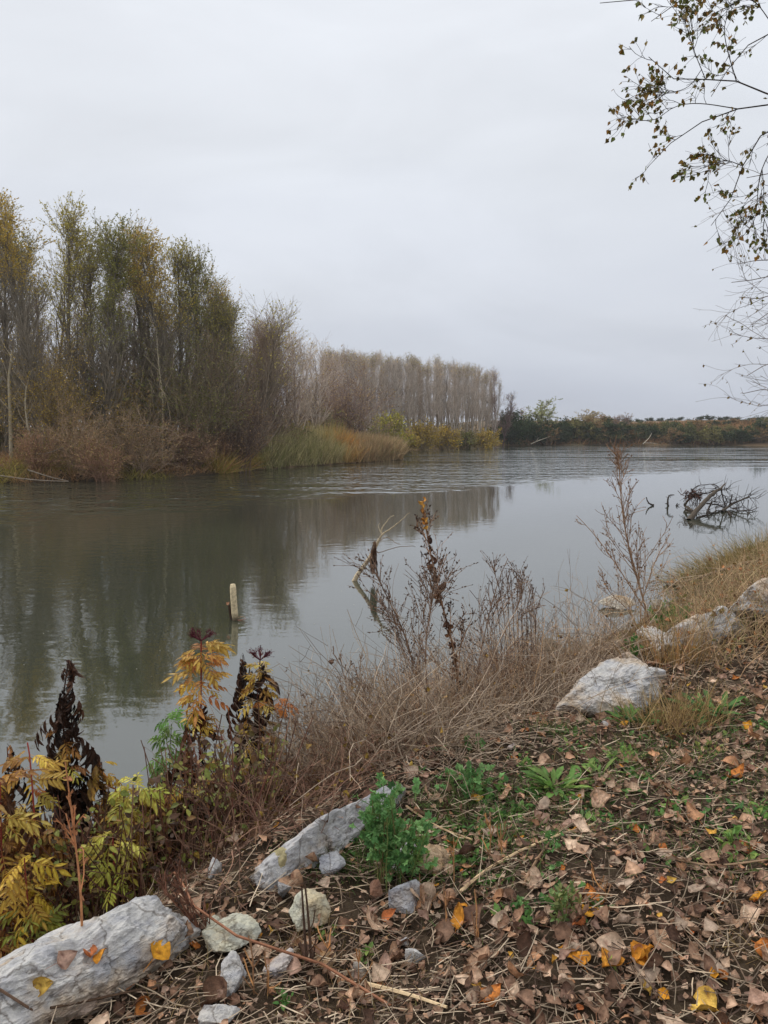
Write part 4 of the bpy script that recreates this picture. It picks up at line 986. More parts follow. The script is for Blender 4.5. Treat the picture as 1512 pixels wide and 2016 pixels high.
# crumbs of leaf
pc_ = land_pts(rng, 36000, 1.6, 9.5, 1.2, .5); n = len(pc_)
place(lm, (QUAD[0] * A([1.6, 1, 3]), QUAD[1], QUAD[2]), np.c_[pc_, Z(pc_) + .004 + rng.rand(n) * .008], rng.normal(size=(n, 3)) * A([1, 1, .25]), nrm(gnormal(pc_) + rng.normal(size=(n, 3)) * .4), rng.uniform(.008, .024, n), pal(rng, n, BROWN + [S(70, 54, 42), S(60, 44, 34)], .25))
tag(link('leaf_litter', lm.mesh('leaf_litter', M_DEAD)), 'carpet of small brown dead leaves and crumbs covering the bank', 'leaf litter', kind='stuff')
LV = {}
def leaf_obj(cls, loc, yd, nd, s_, label, group, col=None, rng=rng):
    i = rng.randint(0, len(DEADL)); j = rng.randint(0, 3); key_ = (cls, i, j)
    if key_ not in LV:
        m = MB(); base = A({'b': BROWN, 'o': ORG, 'y': YEL}[cls][(i + j * 3) % len({'b': BROWN, 'o': ORG, 'y': YEL}[cls])]) * (1 + .12 * (j - 1))
        place(m, DEADL[i], [(0, 0, 0)], A([[0, 1., 0]]), A([[0, 0, 1.]]), 1.0, base); LV[key_] = m.mesh('fallen_leaf', M_DEAD, True)
    o = link('fallen_leaf', LV[key_], None, loc); yd = nrm(yd); nd = nrm(nd - yd * (nd @ yd)); xd = np.cross(yd, nd)
    from mathutils import Matrix
    o.rotation_euler = Matrix(np.stack([xd, yd, nd], 1).tolist()).to_euler(); o.scale = (s_,) * 3
    return tag(o, label, 'leaf', group)
for k_ in top:
    cls = 'y' if q[k_] < .025 else ('o' if q[k_] < .045 else 'b')
    lab, gr = {'b': ('one of the larger curled brown dead leaves in the litter on the near bank', 'larger brown dead leaves'), 'o': ('larger orange brown dead leaf among the brown ones on the near bank', 'orange brown dead leaves'), 'y': ('larger yellow fallen leaf lying on the brown litter of the near bank', 'yellow fallen leaves')}[cls]
    leaf_obj(cls, pos[k_] + UP * .008, yd[k_], tilt[k_], sz[k_] * 1.05, lab, gr)
def drop_leaf(u, v, cls, size, label, z=None, ny=-.3, az=None, gr='single bright leaves one can point to'):
    b, nn = sight(u, v)
    if (nn @ A([0, 0, 1.])) < .3: nn = nrm(nn + A([0, 0, .5]))
    a = rng.rand() * 6.28 if az is None else az
    yd = A([math.cos(a), math.sin(a), 0]); yd = yd - nn * (yd @ nn)
    return leaf_obj(cls, b + nn * .010 - nrm(yd) * size * .4, yd, nrm(nn + A([.05, ny * .35, 0])), size, label, gr)

# straw, twigs and broken stems lying about: nobody could count them
rng = RS(92); m = MB()
p = land_pts(rng, 31000, 1.6, 9.5, 1.2, .6); n = len(p); a = rng.normal(.5, .9, n); L = rng.lognormal(math.log(.075), .5, n); L = np.clip(L, .02, .4)
d = np.c_[np.cos(a), np.sin(a), rng.normal(size=n) * .12]
P = walk(rng, np.c_[p, Z(p) + .012 + rng.rand(n) * .02], d, L, 4, 0, .12)
for k_ in range(1, 4): P[:, k_, 2] = np.maximum(P[:, k_, 2], Z(P[:, k_, :2]) + .006)
tubes(m, P, np.outer(rng.uniform(.0007, .0021, n), [1, 1, .9, .6]), pal(rng, n, [S(152, 134, 112), S(112, 94, 78), S(178, 160, 136), S(84, 68, 56), S(66, 52, 44)], .25), 3)
tag(link('straw_litter', m.mesh('straw_litter', M_TWIG)), 'dry straw and thin broken stems scattered over the soil', 'straw', kind='stuff')

# green and dry grass of the bank
def grass(name, label, centres, n, h, w, cols, seed, spread=.2, bend=.5, up=-.12, kind='stuff', cat='grass', K=5):
    rng = RS(seed); m = MB(); cs = A(centres, dtype=float); i = rng.randint(0, len(cs), n)
    p = cs[i, :2] + rng.normal(size=(n, 2)) * (cs[i, 2:3] if cs.shape[1] > 2 else spread)
    g = Z(p); ok = g > -.05; p = p[ok]; g = g[ok]; n = len(p)
    d = np.c_[rng.normal(size=(n, 2)) * bend, np.ones(n)]
    P = walk(rng, np.c_[p, g - .01], d, h * rng.uniform(.4, 1.15, n), K, up, .1)
    ribbons(m, P, np.outer(rng.uniform(.6, 1.2, n) * w, np.linspace(1, .15, K)), pal(rng, n, cols, .2), rng=rng)
    return tag(link(name, m.mesh(name, M_LEAF)), label, cat, kind=kind)
GRN = [S(84, 112, 52), S(104, 130, 62), S(66, 96, 44), S(120, 128, 70)]
STRAW = [S(168, 140, 92), S(144, 116, 76), S(186, 160, 112), S(124, 100, 66)]
gc = []
for u, v, s_ in ((1010, 1575, .12), (960, 1600, .12), (1120, 1570, .14), (900, 1640, .1), (1180, 1500, .12), (1240, 1480, .1), (860, 1580, .08), (700, 1700, .05), (620, 1690, .05), (1000, 1660, .14), (930, 1720, .12), (1060, 1620, .15), (1490, 1560, .14), (1450, 1600, .15), (1390, 1700, .1), (1500, 1460, .2), (1330, 1420, .2), (1350, 1480, .15), (1420, 1440, .2), (880, 1680, .08)):
    g = GP(u, v); gc.append((g[0], g[1], s_ * 1.3))
grass('green_grass', 'short green grass and seedlings between the dead leaves', gc, 6500, .085, .004, GRN, 93, bend=.9)
rng = RS(94); cc = land_pts(rng, 60, 1.9, 9.5, 1.0, .4); grass('dry_grass', 'short dry grass scattered over the bank', np.c_[cc, rng.uniform(.05, .25, len(cc))], 5200, .10, .003, STRAW + [S(120, 112, 62), S(110, 84, 60)], 95, bend=1.0)
grass('moss_grass', 'fine olive grass in the litter', np.c_[cc + .3, rng.uniform(.08, .3, len(cc))], 3200, .05, .0028, [S(120, 116, 58), S(96, 100, 50), S(150, 128, 76)], 96, bend=.9)

# ------------------------------------------------------------------ single fallen leaves
rng = RS(101)
for u, v, cls, s_, lab, z_, ny, az in [
    (315, 1868, 'y', .075, 'bright yellow leaf standing on the right edge of the largest slab', 1.60, -1.6, 1.5),
    (540, 1838, 'y', .062, 'bright yellow leaf on the long low cream stone', 1.58, -1.2, 1.3),
    (200, 1888, 'y', .05, 'yellow leaf in the middle of the largest slab', 1.63, -.3, .3),
    (178, 1876, 'o', .036, 'small curled orange leaf left of the yellow one on the slab', 1.63, -.3, 2.0),
    (84, 1938, 'y', .048, 'yellow leaf lying on the lower left of the largest slab', 1.62, -.3, .4),
    (122, 1893, 'b', .06, 'brown curled leaf on the left half of the largest slab', 1.63, -.3, .9),
    (765, 1812, 'o', .065, 'orange brown leaf with a curved edge below the green weed', 1.54, -.9, .4),
    (742, 1782, 'b', .055, 'reddish brown leaf leaning under the green weed', 1.56, -1.2, 1.2),
    (938, 1582, 'y', .06, 'round yellow leaf in the grass below the second green weed', 1.56, -.5, .2),
    (570, 1862, 'b', .085, 'large purplish brown leaf beside the yellow one on the cream stone', 1.55, -.9, 2.6),
    (286, 1996, 'o', .08, 'pinkish orange leaf at the bottom edge below the largest slab', 1.53, -1.0, .8),
    (1165, 1782, 'o', .085, 'broad rust orange leaf beside the small nettle clump', None, -.9, 1.7),
    (1160, 1802, 'y', .06, 'yellow leaf under the broad rust orange one', None, -.4, .3),
    (1138, 1900, 'y', .07, 'yellow striped leaf in the lower middle of the litter', None, -.5, 1.9),
    (1262, 1905, 'y', .075, 'pale orange yellow leaf below the biggest brown leaf', None, -.4, .2),
    (1385, 1985, 'y', .085, 'large orange yellow ragged leaf at the bottom right', None, -.6, 2.4),
    (1270, 1958, 'y', .045, 'small yellow leaf near the bottom edge right of centre', None, -.4, 2.8),
    (1305, 1865, 'b', .095, 'biggest brown lobed leaf in the litter at the lower right', None, -.8, .7),
    (1170, 1985, 'b', .10, 'very large wrinkled brown leaf at the bottom edge', None, -.8, 1.4),
    (1140, 1682, 'b', .085, 'big light brown leaf under the long pale stick', None, -.8, 2.0),
    (965, 1975, 'o', .07, 'orange brown leaf with pale veins at the bottom centre', None, -.6, .5),
    (1475, 1442, 'y', .07, 'yellow leaf at the right edge in the upper litter', None, -.3, .2),
    (1228, 1430, 'y', .055, 'pale yellow leaf in front of the big white boulder', None, -.3, .1)]:
    drop_leaf(u, v, cls, s_, lab, z_, ny, az)

# ------------------------------------------------------------------ posts and branches in the water
def zoomer(k, ox, oy): return lambda X, Yp: (ox + X / k, oy + Yp / k)
def limb(mb, pts, Y, r0, r1, cols, K=14, jit=0.0, sides=6, seed=0, m=0):
    rr_ = RS(seed); P = smooth_line([PY(u, v, Y + (dy[0] if dy else 0)) for (u, v, *dy) in pts], K)
    P = P + rr_.normal(size=P.shape) * jit; tubes(mb, P, np.linspace(r0, r1, K) * (1 + rr_.normal(size=K) * .06), pal(rr_, 1, cols, .05), sides, m=m); return P
WOODC = [S(196, 180, 152), S(178, 160, 132)]
m = MB(); Yp = PZ(463, 1221)[1]
P = smooth_line([PY(464.5, 1240, Yp), PY(463, 1215, Yp), PY(460, 1180, Yp), PY(458.3, 1150, Yp)], 14); rr_ = RS(5)
R0 = np.full(14, .054) * (1 + rr_.normal(size=14) * .03); R0[-1] = .040; R0[-2] = .052
c14 = np.array([mixc(S(60, 48, 36), S(206, 188, 152), t) for t in sstep(-.02, .16, P[:, 2])])[None]
tubes(m, P, R0, c14, 10, cap=True); post = empty('wooden_post', (P[0][0], P[0][1], 0))
tag(post, 'pale weathered stake standing upright in the calm water, left of centre', 'post')
def child(name, mb, mats, parent, smooth=False): return link(name, mb.mesh(name, mats, smooth, parent.location[:]), parent)
child('stake', m, M_WOOD, post, True)
m = MB(); limb(m, [(457, 1232), (453, 1205), (451, 1192)], Yp + .05, .03, .02, [S(66, 52, 42)], 8)
child('dark_splint', m, M_WOOD, post)
m = MB(); limb(m, [(463, 1221), (475, 1221), (484, 1218)], Yp - .02, .008, .004, [S(170, 120, 100)], 8); limb(m, [(468, 1216), (478, 1213), (482, 1216)], Yp, .006, .004, [S(170, 140, 110)], 8)
child('caught_twig', m, M_WOOD, post)
m = MB(); pl = PY(446, 1190, Yp); place(m, POP[2], [pl], A([[.8, 0, .6]]), A([[0, -1., .3]]), .07, S(190, 140, 110)); child('caught_leaf', m, M_DEAD, post)

zc = zoomer(5.815, 640, 950); Yb = PZ(*zc(335, 1125))[1]
br = empty('leaning_branch', PZ(*zc(335, 1125))); tag(br, 'bleached forked branch leaning out of the water, rag of dead weed hanging from it', 'branch')
m = MB()
def zl(f, L): return [f(a, b) + ((c[0],) if c else ()) for a, b, *c in L]
limb(m, zl(zc, [(310, 1165), (340, 1115), (375, 1050), (420, 985), (520, 850), (590, 720), (625, 640)]), Yb, .055, .030, WOODC, 18, .003, 8)
limb(m, zl(zc, [(600, 690), (640, 605), (700, 560), (790, 500), (880, 430), (935, 365), (975, 345)]), Yb, .028, .006, WOODC, 16, .004)
limb(m, zl(zc, [(640, 590), (640, 550), (665, 495), (710, 440), (745, 395), (790, 375)]), Yb + .05, .017, .006, WOODC, 14, .003)
limb(m, zl(zc, [(640, 580), (625, 545), (608, 505), (612, 480), (625, 468)]), Yb, .012, .005, WOODC, 10)
child('trunk', m, M_WOOD, br, True)
m = MB(); 
limb(m, zl(zc, [(610, 670), (650, 650), (710, 618), (740, 640), (780, 670), (810, 695), (865, 710)]), Yb - .1, .010, .005, [S(150, 130, 110)], 14)
limb(m, zl(zc, [(590, 800), (640, 800), (700, 775), (770, 755), (860, 730), (940, 733), (1010, 722), (1035, 738)]), Yb - .15, .010, .005, [S(130, 112, 96)], 16)
limb(m, zl(zc, [(395, 1080), (405, 1105), (385, 1120)]), Yb - .02, .01, .005, [S(70, 60, 50)], 6); limb(m, zl(zc, [(425, 1000), (440, 990), (470, 968)]), Yb, .006, .003, [S(150, 130, 110)], 6)
child('twigs', m, M_WOOD, br)
m = MB(); rr_ = RS(8); n = 170
t0 = rr_.rand(n); X0 = mixc(575, 515, t0) + rr_.normal(size=n) * 10; Y0 = mixc(680, 860, t0) + rr_.normal(size=n) * 12
P = []
for a, b, t in zip(X0, Y0, t0):
    xe = a + (570 - a) * .55 + rr_.normal() * 20; ye = min(b + rr_.uniform(80, 330), 1050)
    dy = rr_.normal() * .04
    P.append([PY(*zc(mixc(a, xe, f) + rr_.normal() * 4, mixc(b, ye, f)), Yb - .03 + dy) for f in np.linspace(0, 1, 6)])
tubes(m, A(P), np.outer(rr_.uniform(.004, .011, n), [1, 1.1, 1, .9, .7, .3]), pal(rr_, n, [S(92, 64, 46), S(58, 42, 34), S(128, 98, 74), S(150, 124, 98)], .2), 3)
child('hanging_weed', m, M_DEAD, br)
m = MB(); o0 = PZ(*zc(690, 1440)); limb(m, zl(zc, [(697, 1442), (665, 1410), (652, 1370), (665, 1330), (688, 1302), (650, 1300)]), o0[1], .013, .006, [S(48, 42, 36)], 12)
tag(link('snag', m.mesh('snag', M_WOOD, False, o0), None, o0), 'thin black curved twig poking out of the water below the leaning branch', 'twig')

# drowned crown of a fallen tree on the right
zd = zoomer(5.815, 1240, 920); Yd = PZ(*zd(690, 595))[1]
dt = empty('drowned_tree', PZ(*zd(690, 595))); tag(dt, 'dark tangled crown of a fallen tree rising from the calm water on the right', 'fallen tree')
DW = [S(92, 80, 66), S(80, 70, 58)]; DK = [S(56, 48, 42), S(68, 58, 50)]
m = MB(); limb(m, zl(zd, [(670, 612, -.2), (690, 585, 0), (760, 500, .8), (830, 420, 1.6), (920, 330, 2.6), (990, 275, 3.3), (1045, 245, 3.8)]), Yd, .095, .06, DW, 18, .01, 8, 1)
limb(m, zl(zd, [(1030, 255, 3.7), (1060, 220, 4.0), (1095, 178, 4.3)]), Yd, .05, .02, DW, 8, .004)
child('trunk', m, M_WOOD, dt, True)
m = MB(); B_ = []
for pts, r0, r1 in [
    ([(620, 430, 4), (660, 385, 4), (710, 340, 3.8), (770, 310, 3.5)], .07, .04), ([(615, 425, 4), (650, 450, 3.8), (700, 480, 3.5), (720, 500, 3.2)], .06, .04),
    ([(770, 320, 3.4), (850, 305, 2.5), (900, 295, 1.5), (950, 265, .6), (1010, 255, 0)], .045, .03), ([(715, 280, 3.2), (740, 230, 3), (800, 205, 2), (880, 192, 1), (960, 195, .3), (1000, 205, 0), (1030, 240, 0)], .028, .022),
    ([(700, 240, 3.2), (715, 270, 3.2), (760, 300, 3.2), (785, 330, 3), (810, 385, 2.5)], .035, .03), ([(1045, 270, 0), (1060, 310, .5), (1072, 360, 1), (1085, 420, 1.5), (1090, 455, 2)], .04, .03),
    ([(1065, 320, .3), (1100, 345, .8), (1115, 400, 1.2), (1095, 450, 1.8)], .03, .02), ([(870, 415, .2), (950, 420, .8), (1030, 440, 1.4), (1090, 455, 2)], .045, .04),
    ([(1060, 500, 2.4), (1110, 465, 2.4), (1160, 435, 2.6), (1230, 390, 3), (1310, 355, 3.4), (1370, 330, 3.6)], .09, .03), ([(1310, 355, 3.4), (1400, 352, 3.6), (1480, 350, 4)], .03, .012),
    ([(1350, 335, 3.6), (1375, 310, 3.7), (1385, 298, 3.8)], .02, .01), ([(1135, 455, 2.4), (1150, 410, 2.4), (1165, 350, 2.4), (1172, 308, 2.4)], .05, .03),
    ([(1150, 455, 2.6), (1210, 475, 2.8), (1270, 460, 3), (1310, 400, 3.2), (1310, 370, 3.3)], .03, .015), ([(1180, 470, 2.6), (1250, 500, 2.4), (1330, 500, 2.5), (1400, 490, 2.7), (1450, 465, 3), (1475, 462, 3)], .04, .015),
    ([(1265, 385, 3), (1290, 420, 2.8), (1310, 455, 2.6), (1350, 480, 2.5)], .022, .012), ([(1360, 370, 3.5), (1365, 410, 3), (1350, 440, 2.8), (1355, 500, 2.5), (1362, 540, 2.2)], .018, .01),
    ([(935, 390, .9), (915, 440, .9), (895, 490, .9), (882, 525, .9)], .055, .045), ([(885, 530, .9), (905, 590, .3)], .02, .02),
    ([(770, 580, -.2), (850, 550, .4), (930, 520, 1), (1010, 495, 1.6), (1060, 490, 2.2)], .04, .03), ([(810, 385, 2.5), (820, 330, 2.4), (812, 260, 2.3)], .02, .01),
    ([(690, 300, 3.4), (670, 330, 3.5), (685, 345, 3.5)], .04, .03), ([(1000, 300, .2), (990, 340, .6), (960, 380, .8), (955, 400, .9)], .02, .015), ([(1050, 310, .4), (1000, 350, .6), (960, 400, .8)], .022, .015),
    ([(1120, 500, 2.2), (1140, 520, 1.4), (1160, 560, .8)], .05, .03), ([(770, 330, 3.3), (775, 400, 2.8), (765, 450, 2.4)], .03, .02), ([(1060, 260, 0), (1110, 238, .2)], .02, .008), ([(1070, 255, 0), (1130, 250, .3), (1155, 280, .5)], .014, .008),
    ([(985, 250, 0), (983, 238, 0)], .03, .02), ([(1210, 350, 3), (1220, 380, 3)], .02, .02), ([(640, 480, 3.2), (700, 500, 2.6), (740, 505, 2.2)], .05, .03), ([(990, 500, 1.5), (985, 460, 1.5), (1000, 430, 1.5)], .02, .012)]:
    P = limb(m, zl(zd, [(a, b, .85 * min(4.3, max(0, 3.1 * FPX / (75 + b / 5.815) - Yd))) for a, b, c in pts]), Yd, r0 * .7, r1 * .7, DK if r0 < .06 else DW, 12, .012, 6, len(B_)); B_.append(P)
rr_ = RS(9)
for P in B_:
    C_, Rc = grow(rr_, P[None], np.full((1, 12), .02), 5, .2, 1, .9, .55, 5, .03, .18, .6, .008); tubes(m, C_, Rc, pal(rr_, 5, DK, .1), 3)
child('branches', m, M_WOOD, dt)
m = MB(); n = 120; c0 = PY(*zd(715, 310), Yd + 3.6)
P = walk(rr_, c0 + rr_.normal(size=(n, 3)) * A([.16, .1, .09]), rr_.normal(size=(n, 3)) + A([0, 0, -.4]), rr_.uniform(.1, .35, n), 4, -.2, .3)
tubes(m, P, np.full((n, 4), .012), pal(rr_, n, [S(80, 50, 42), S(60, 44, 38), S(110, 76, 60)]), 3); child('caught_debris', m, M_DEAD, dt)
for pts, r0, lab in (([(270, 432), (235, 425), (212, 405), (195, 370), (190, 338)], .045, 'small curved black snag in the water, first left of the drowned tree crown'),
                     ([(440, 440), (432, 400), (436, 345), (455, 318), (510, 311)], .04, 'thin knobbly snag with a sideways tip, nearest left of the drowned tree'),
                     ([(530, 450), (545, 430)], .05, 'tiny black stub just above the water between knobbly snag and drowned tree')):
    o0 = PZ(*zd(pts[0][0], 441)); m = MB(); P = limb(m, zl(zd, pts), o0[1], r0, r0 * .45, [S(62, 54, 46)], 12, .008, 6, 3)
    if 'knobbly' in lab:
        C_, Rc = grow(rr_, P[None], np.full((1, 12), .03), 14, 0, .8, 1.2, .12, 3, -.1, .3, .6, .012); tubes(m, C_, Rc, pal(rr_, 14, DK), 3)
    tag(link('snag', m.mesh('snag', M_WOOD, False, o0), None, o0), lab, 'snag', 'snags in the right hand water')

# boughs on the near shore
for pts, r0, r1, cols, lab, nt_ in [
    ([(1560, 1122, 12), (1512, 1107, 12), (1470, 1106, 12.2), (1420, 1122, 12.6), (1370, 1140, 13), (1320, 1150, 13.6), (1290, 1139, 14)], .035, .012, [S(126, 108, 88)], 'long thin bough arching low over the water from the right bank', 8),
    ([(1260, 1258, 8.6), (1200, 1270, 8.8), (1150, 1285, 9), (1100, 1300, 9.2), (1050, 1305, 9.5)], .05, .02, [S(150, 132, 112)], 'grey fallen bough at the water edge behind the big white boulder', 6),
    ([(1140, 1290, 8.6), (1110, 1325, 8), (1070, 1345, 7.6)], .035, .012, [S(150, 132, 112)], 'short grey limb forking down from the fallen bough', 3)]:
    m = MB(); P = smooth_line([PY(u, v, Y) for u, v, Y in pts], 16); P[:, 2] = np.maximum(P[:, 2], np.maximum(Z(P[:, :2]), 0) + .03)
    rr_ = RS(4); tubes(m, P, np.linspace(r0, r1, 16), cols, 7); C_, Rc = grow(rr_, P[None], np.linspace(r0, r1, 16)[None], nt_, .2, 1, .8, .6, 5, .05, .15, .5, .006); tubes(m, C_, Rc, pal(rr_, nt_, cols), 4)
    tag(link('fallen_bough', m.mesh('fallen_bough', M_WOOD, True, P[0]), None, P[0]), lab, 'branch', 'fallen boughs on the near shore')
# sticks lying on or standing in the near bank
for pts, r0, r1, c, lab in [
    ([(905, 1768), (960, 1722), (1040, 1678), (1100, 1655), (1170, 1632)], .006, .0035, S(190, 164, 128), 'long pale dry stick lying diagonally across the litter'),
    ([(800, 1600), (860, 1640), (930, 1665)], .005, .004, S(176, 148, 116), 'pale stick slanting down to the right from the green weed'),
    ([(720, 1955), (800, 1970), (880, 1998)], .007, .004, S(196, 172, 136), 'straw coloured stick at the bottom centre'),
    ([(1310, 1700), (1400, 1722), (1520, 1702)], .004, .003, S(150, 124, 98), 'thin long twig near the right edge of the litter'),
    ([(770, 2000), (700, 1930), (560, 1905), (440, 1860), (360, 1800), (300, 1740)], .0045, .003, S(128, 88, 66), 'thin red brown runner bending over the cream stones'),
    ([(0, 1962), (60, 2000), (110, 2030)], .004, .003, S(92, 72, 58), 'dark twig across the lowest left corner of the slab'),
    ([(100, 1998), (180, 1982), (260, 1968), (330, 1960)], .004, .003, S(80, 62, 48), 'dark crooked twig along the foot of the largest slab'),
    ([(1030, 1760), (1060, 1700), (1110, 1640)], .005, .003, S(120, 96, 74), 'brown stick rising among the seedlings')]:
    P = smooth_line([sight(u, v)[0] + UP * .02 for u, v in pts], 14); P[:, 2] = np.maximum(P[:, 2], Z(P[:, :2]) + .015)
    if 'runner' in lab: P[:, 2] += .05 * np.sin(np.linspace(0, 3.14, 14))
    m = MB(); tubes(m, P, np.linspace(r0, r1, 14), [c], 5)
    tag(link('dry_stick', m.mesh('dry_stick', M_TWIG, False, P[0]), None, P[0]), lab, 'stick', 'dry sticks on the near bank')

# ------------------------------------------------------------------ tall dead weeds
def weed(label, Y, stems, r0, ns=16, blen=.4, tw=6, seed=1, cols=(S(120, 96, 78),), seeds=300, ssize=.008, scol=(S(84, 66, 54),), leaf=0, lcol=BROWN, ang=.6, up=.12, t0=.3, name='dead_weed', cat='dead weed', leafsize=.035, bw=.003, cup=None, group=None, twl=.4):
    rng = RS(seed); sm, bm_, fm = MB(), MB(), MB(); first = None; br_src = []
    for st in stems:
        P = smooth_line([PY(u, v, Y + (d[0] if d else 0)) for u, v, *d in st], 16)
        P[:, 2] += 0; g = z1(P[0, 0], P[0, 1]);
        if P[0, 2] > g: P = np.concatenate([[A([P[0, 0] , P[0, 1], g - .03])], P]); P = line(P, 16)
        if first is None: first = A([P[0, 0], P[0, 1], max(g, 0)])
        Rr = np.linspace(r0, r0 * .35, 16); tubes(sm, P, Rr, pal(rng, 1, cols, .08), 5)
        B, Rb = grow(rng, P[None], Rr[None], ns, t0, .94, ang, lambda t: blen * (1.15 - t) + .05, 6, up, .10, .55, bw); tubes(bm_, B, Rb, pal(rng, len(B), cols, .15), 3)
        src = B
        if tw:
            B2, R2 = grow(rng, B, Rb, tw, .25, 1, .6, blen * twl * .5, 4, up * .6, .14, .7, bw * .7); tubes(bm_, B2, R2, pal(rng, len(B2), cols, .15), 3); src = B2
        n = seeds // len(stems)
        if n:
            p, t = scatter(rng, src, n, .3); split_place(rng, fm, LEAFY[:3], p, t + rng.normal(size=(n, 3)) * .5, rng.normal(size=(n, 3)), ssize * rng.uniform(.6, 1.4, n), pal(rng, n, scol))
        if leaf:
            n = leaf // len(stems); t = rng.uniform(.15, .95, n); p, tn, _ = at_t(P[None], Rr[None], np.zeros(n, int), t)
            split_place(rng, fm, OVA, p + rng.normal(size=(n, 3)) * .004, rng.normal(size=(n, 3)) + A([0, 0, -.8]), rng.normal(size=(n, 3)), leafsize * rng.uniform(.6, 1.3, n), pal(rng, n, lcol))
        if cup is not None:
            n = 15; t = rng.uniform(.9, 1, n); p, tn, _ = at_t(P[None], Rr[None], np.zeros(n, int), t)
            split_place(rng, fm, OVA, p, rng.normal(size=(n, 3)) + A([0, 0, .2]), rng.normal(size=(n, 3)), leafsize * .75 * rng.uniform(.5, 1.2, n), pal(rng, n, cup))
    o = empty(name, first); tag(o, label, cat, group)
    child('stem', sm, M_TWIG, o, True); child('twigs', bm_, M_TWIG, o)
    if fm.n: child('seed_heads' if not leaf else 'withered_leaves', fm, M_DEAD, o)
    return o
DKB = [S(116, 94, 78), S(134, 110, 92)]
weed('tall dead stalk with curled brown leaves and golden tip, centre of the picture', 4.7, [[(905, 1420), (900, 1300), (870, 1190), (852, 1110), (838, 1040), (832, 985)]], .010, 18, .34, 7, 1, [S(140, 106, 78), S(120, 90, 68)], 800, .014, [S(70, 54, 46)], 60, [S(84, 58, 44), S(120, 84, 56), S(64, 46, 38)], cup=[S(206, 156, 74), S(190, 130, 60)], t0=.2, leafsize=.05)
weed('branching black seeded weed rising out of the bramble left of the tall leafy stalk', 4.2, [[(850, 1560), (838, 1450), (818, 1330), (800, 1250), (740, 1130), (720, 1090)], [(852, 1560), (845, 1400), (835, 1280), (850, 1180), (880, 1090)]], .007, 17, .40, 8, 2, DKB, 1500, .012, [S(78, 62, 54), S(98, 78, 64)], t0=.38, ang=.55, bw=.0024, twl=.7)
weed('airy dark seed weed right of the tall leafy stalk', 4.9, [[(930, 1400), (945, 1290), (965, 1200), (985, 1130), (1000, 1100)], [(940, 1400), (960, 1300), (1020, 1200), (1035, 1140)]], .006, 16, .38, 8, 3, DKB, 1300, .012, [S(92, 74, 62)], t0=.3, bw=.0024, twl=.7)
weed('feathery tall grey brown weed standing alone over the calm water at the right', 6.6, [[(1290, 1270), (1275, 1210), (1255, 1140), (1240, 1090), (1225, 1010), (1220, 940), (1218, 890)]], .010, 30, .55, 8, 4, [S(140, 112, 88), S(126, 100, 80)], 500, .017, [S(124, 100, 80)], t0=.25, ang=.42, up=.10, bw=.0036)
weed('low airy side stems at the foot of the feathery weed, reaching left', 6.8, [[(1265, 1260), (1240, 1200), (1200, 1170), (1180, 1125)], [(1270, 1200), (1200, 1090), (1160, 1040), (1135, 1015)], [(1262, 1190), (1290, 1100), (1320, 1050)]], .007, 12, .3, 5, 5, [S(140, 112, 88)], 300, .016, [S(124, 100, 80)], t0=.3)
weed('clump of dark upright twigs behind the bramble, right of centre', 5.6, [[(1010 + a, 1290), (1005 + a * 1.1, 1200), (1000 + a * 1.5 + b, 1130 + abs(a) * .7)] for a, b in ((-45, -8), (-32, 4), (-22, 0), (-12, -4), (-4, 6), (4, 0), (12, 3), (20, -3), (28, 5), (36, 2), (44, 6))], .006, 7, .26, 3, 6, [S(96, 80, 72), S(112, 94, 84)], 500, .012, [S(100, 82, 70)], t0=.2, ang=.25, up=.2, twl=.6, name='twig_clump', cat='twigs')
weed('thin airy seed stems sticking out over the water left of the bramble', 4.3, [[(650, 1500), (632, 1450), (615, 1410), (600, 1370)], [(665, 1480), (690, 1380), (672, 1310), (660, 1290)], [(640, 1500), (600, 1450), (585, 1430)], [(700, 1480), (720, 1380), (705, 1300)]], .004, 11, .22, 5, 7, [S(136, 112, 94)], 700, .011, [S(120, 98, 80)], t0=.35)
weed('thin straight orange brown stalk in front of the elder thicket at the left', 2.25, [[(170, 2010), (162, 1880), (160, 1760), (146, 1640), (136, 1560), (128, 1500)]], .0055, 8, .08, 3, 8, [S(176, 122, 84)], 40, .012, [S(150, 104, 70)], 14, [S(170, 120, 84)], t0=.5, leafsize=.02)
weed('leaning red brown seed stalk in front of the largest slab', 2.35, [[(445, 1900), (390, 1830), (340, 1770), (310, 1730)], [(440, 1900), (410, 1820), (372, 1780), (345, 1720)]], .004, 14, .09, 3, 9, [S(110, 76, 60)], 260, .010, [S(80, 60, 50)], t0=.3, ang=.4)
weed('dark broken upright stalk split at the top, bottom centre', 2.15, [[(612, 2040), (608, 1950), (600, 1840), (594, 1745)], [(618, 2030), (614, 1900), (606, 1790), (600, 1740)]], .0075, 3, .10, 0, 10, [S(86, 68, 54), S(70, 54, 44)], 0, t0=.2, name='broken_stalk')
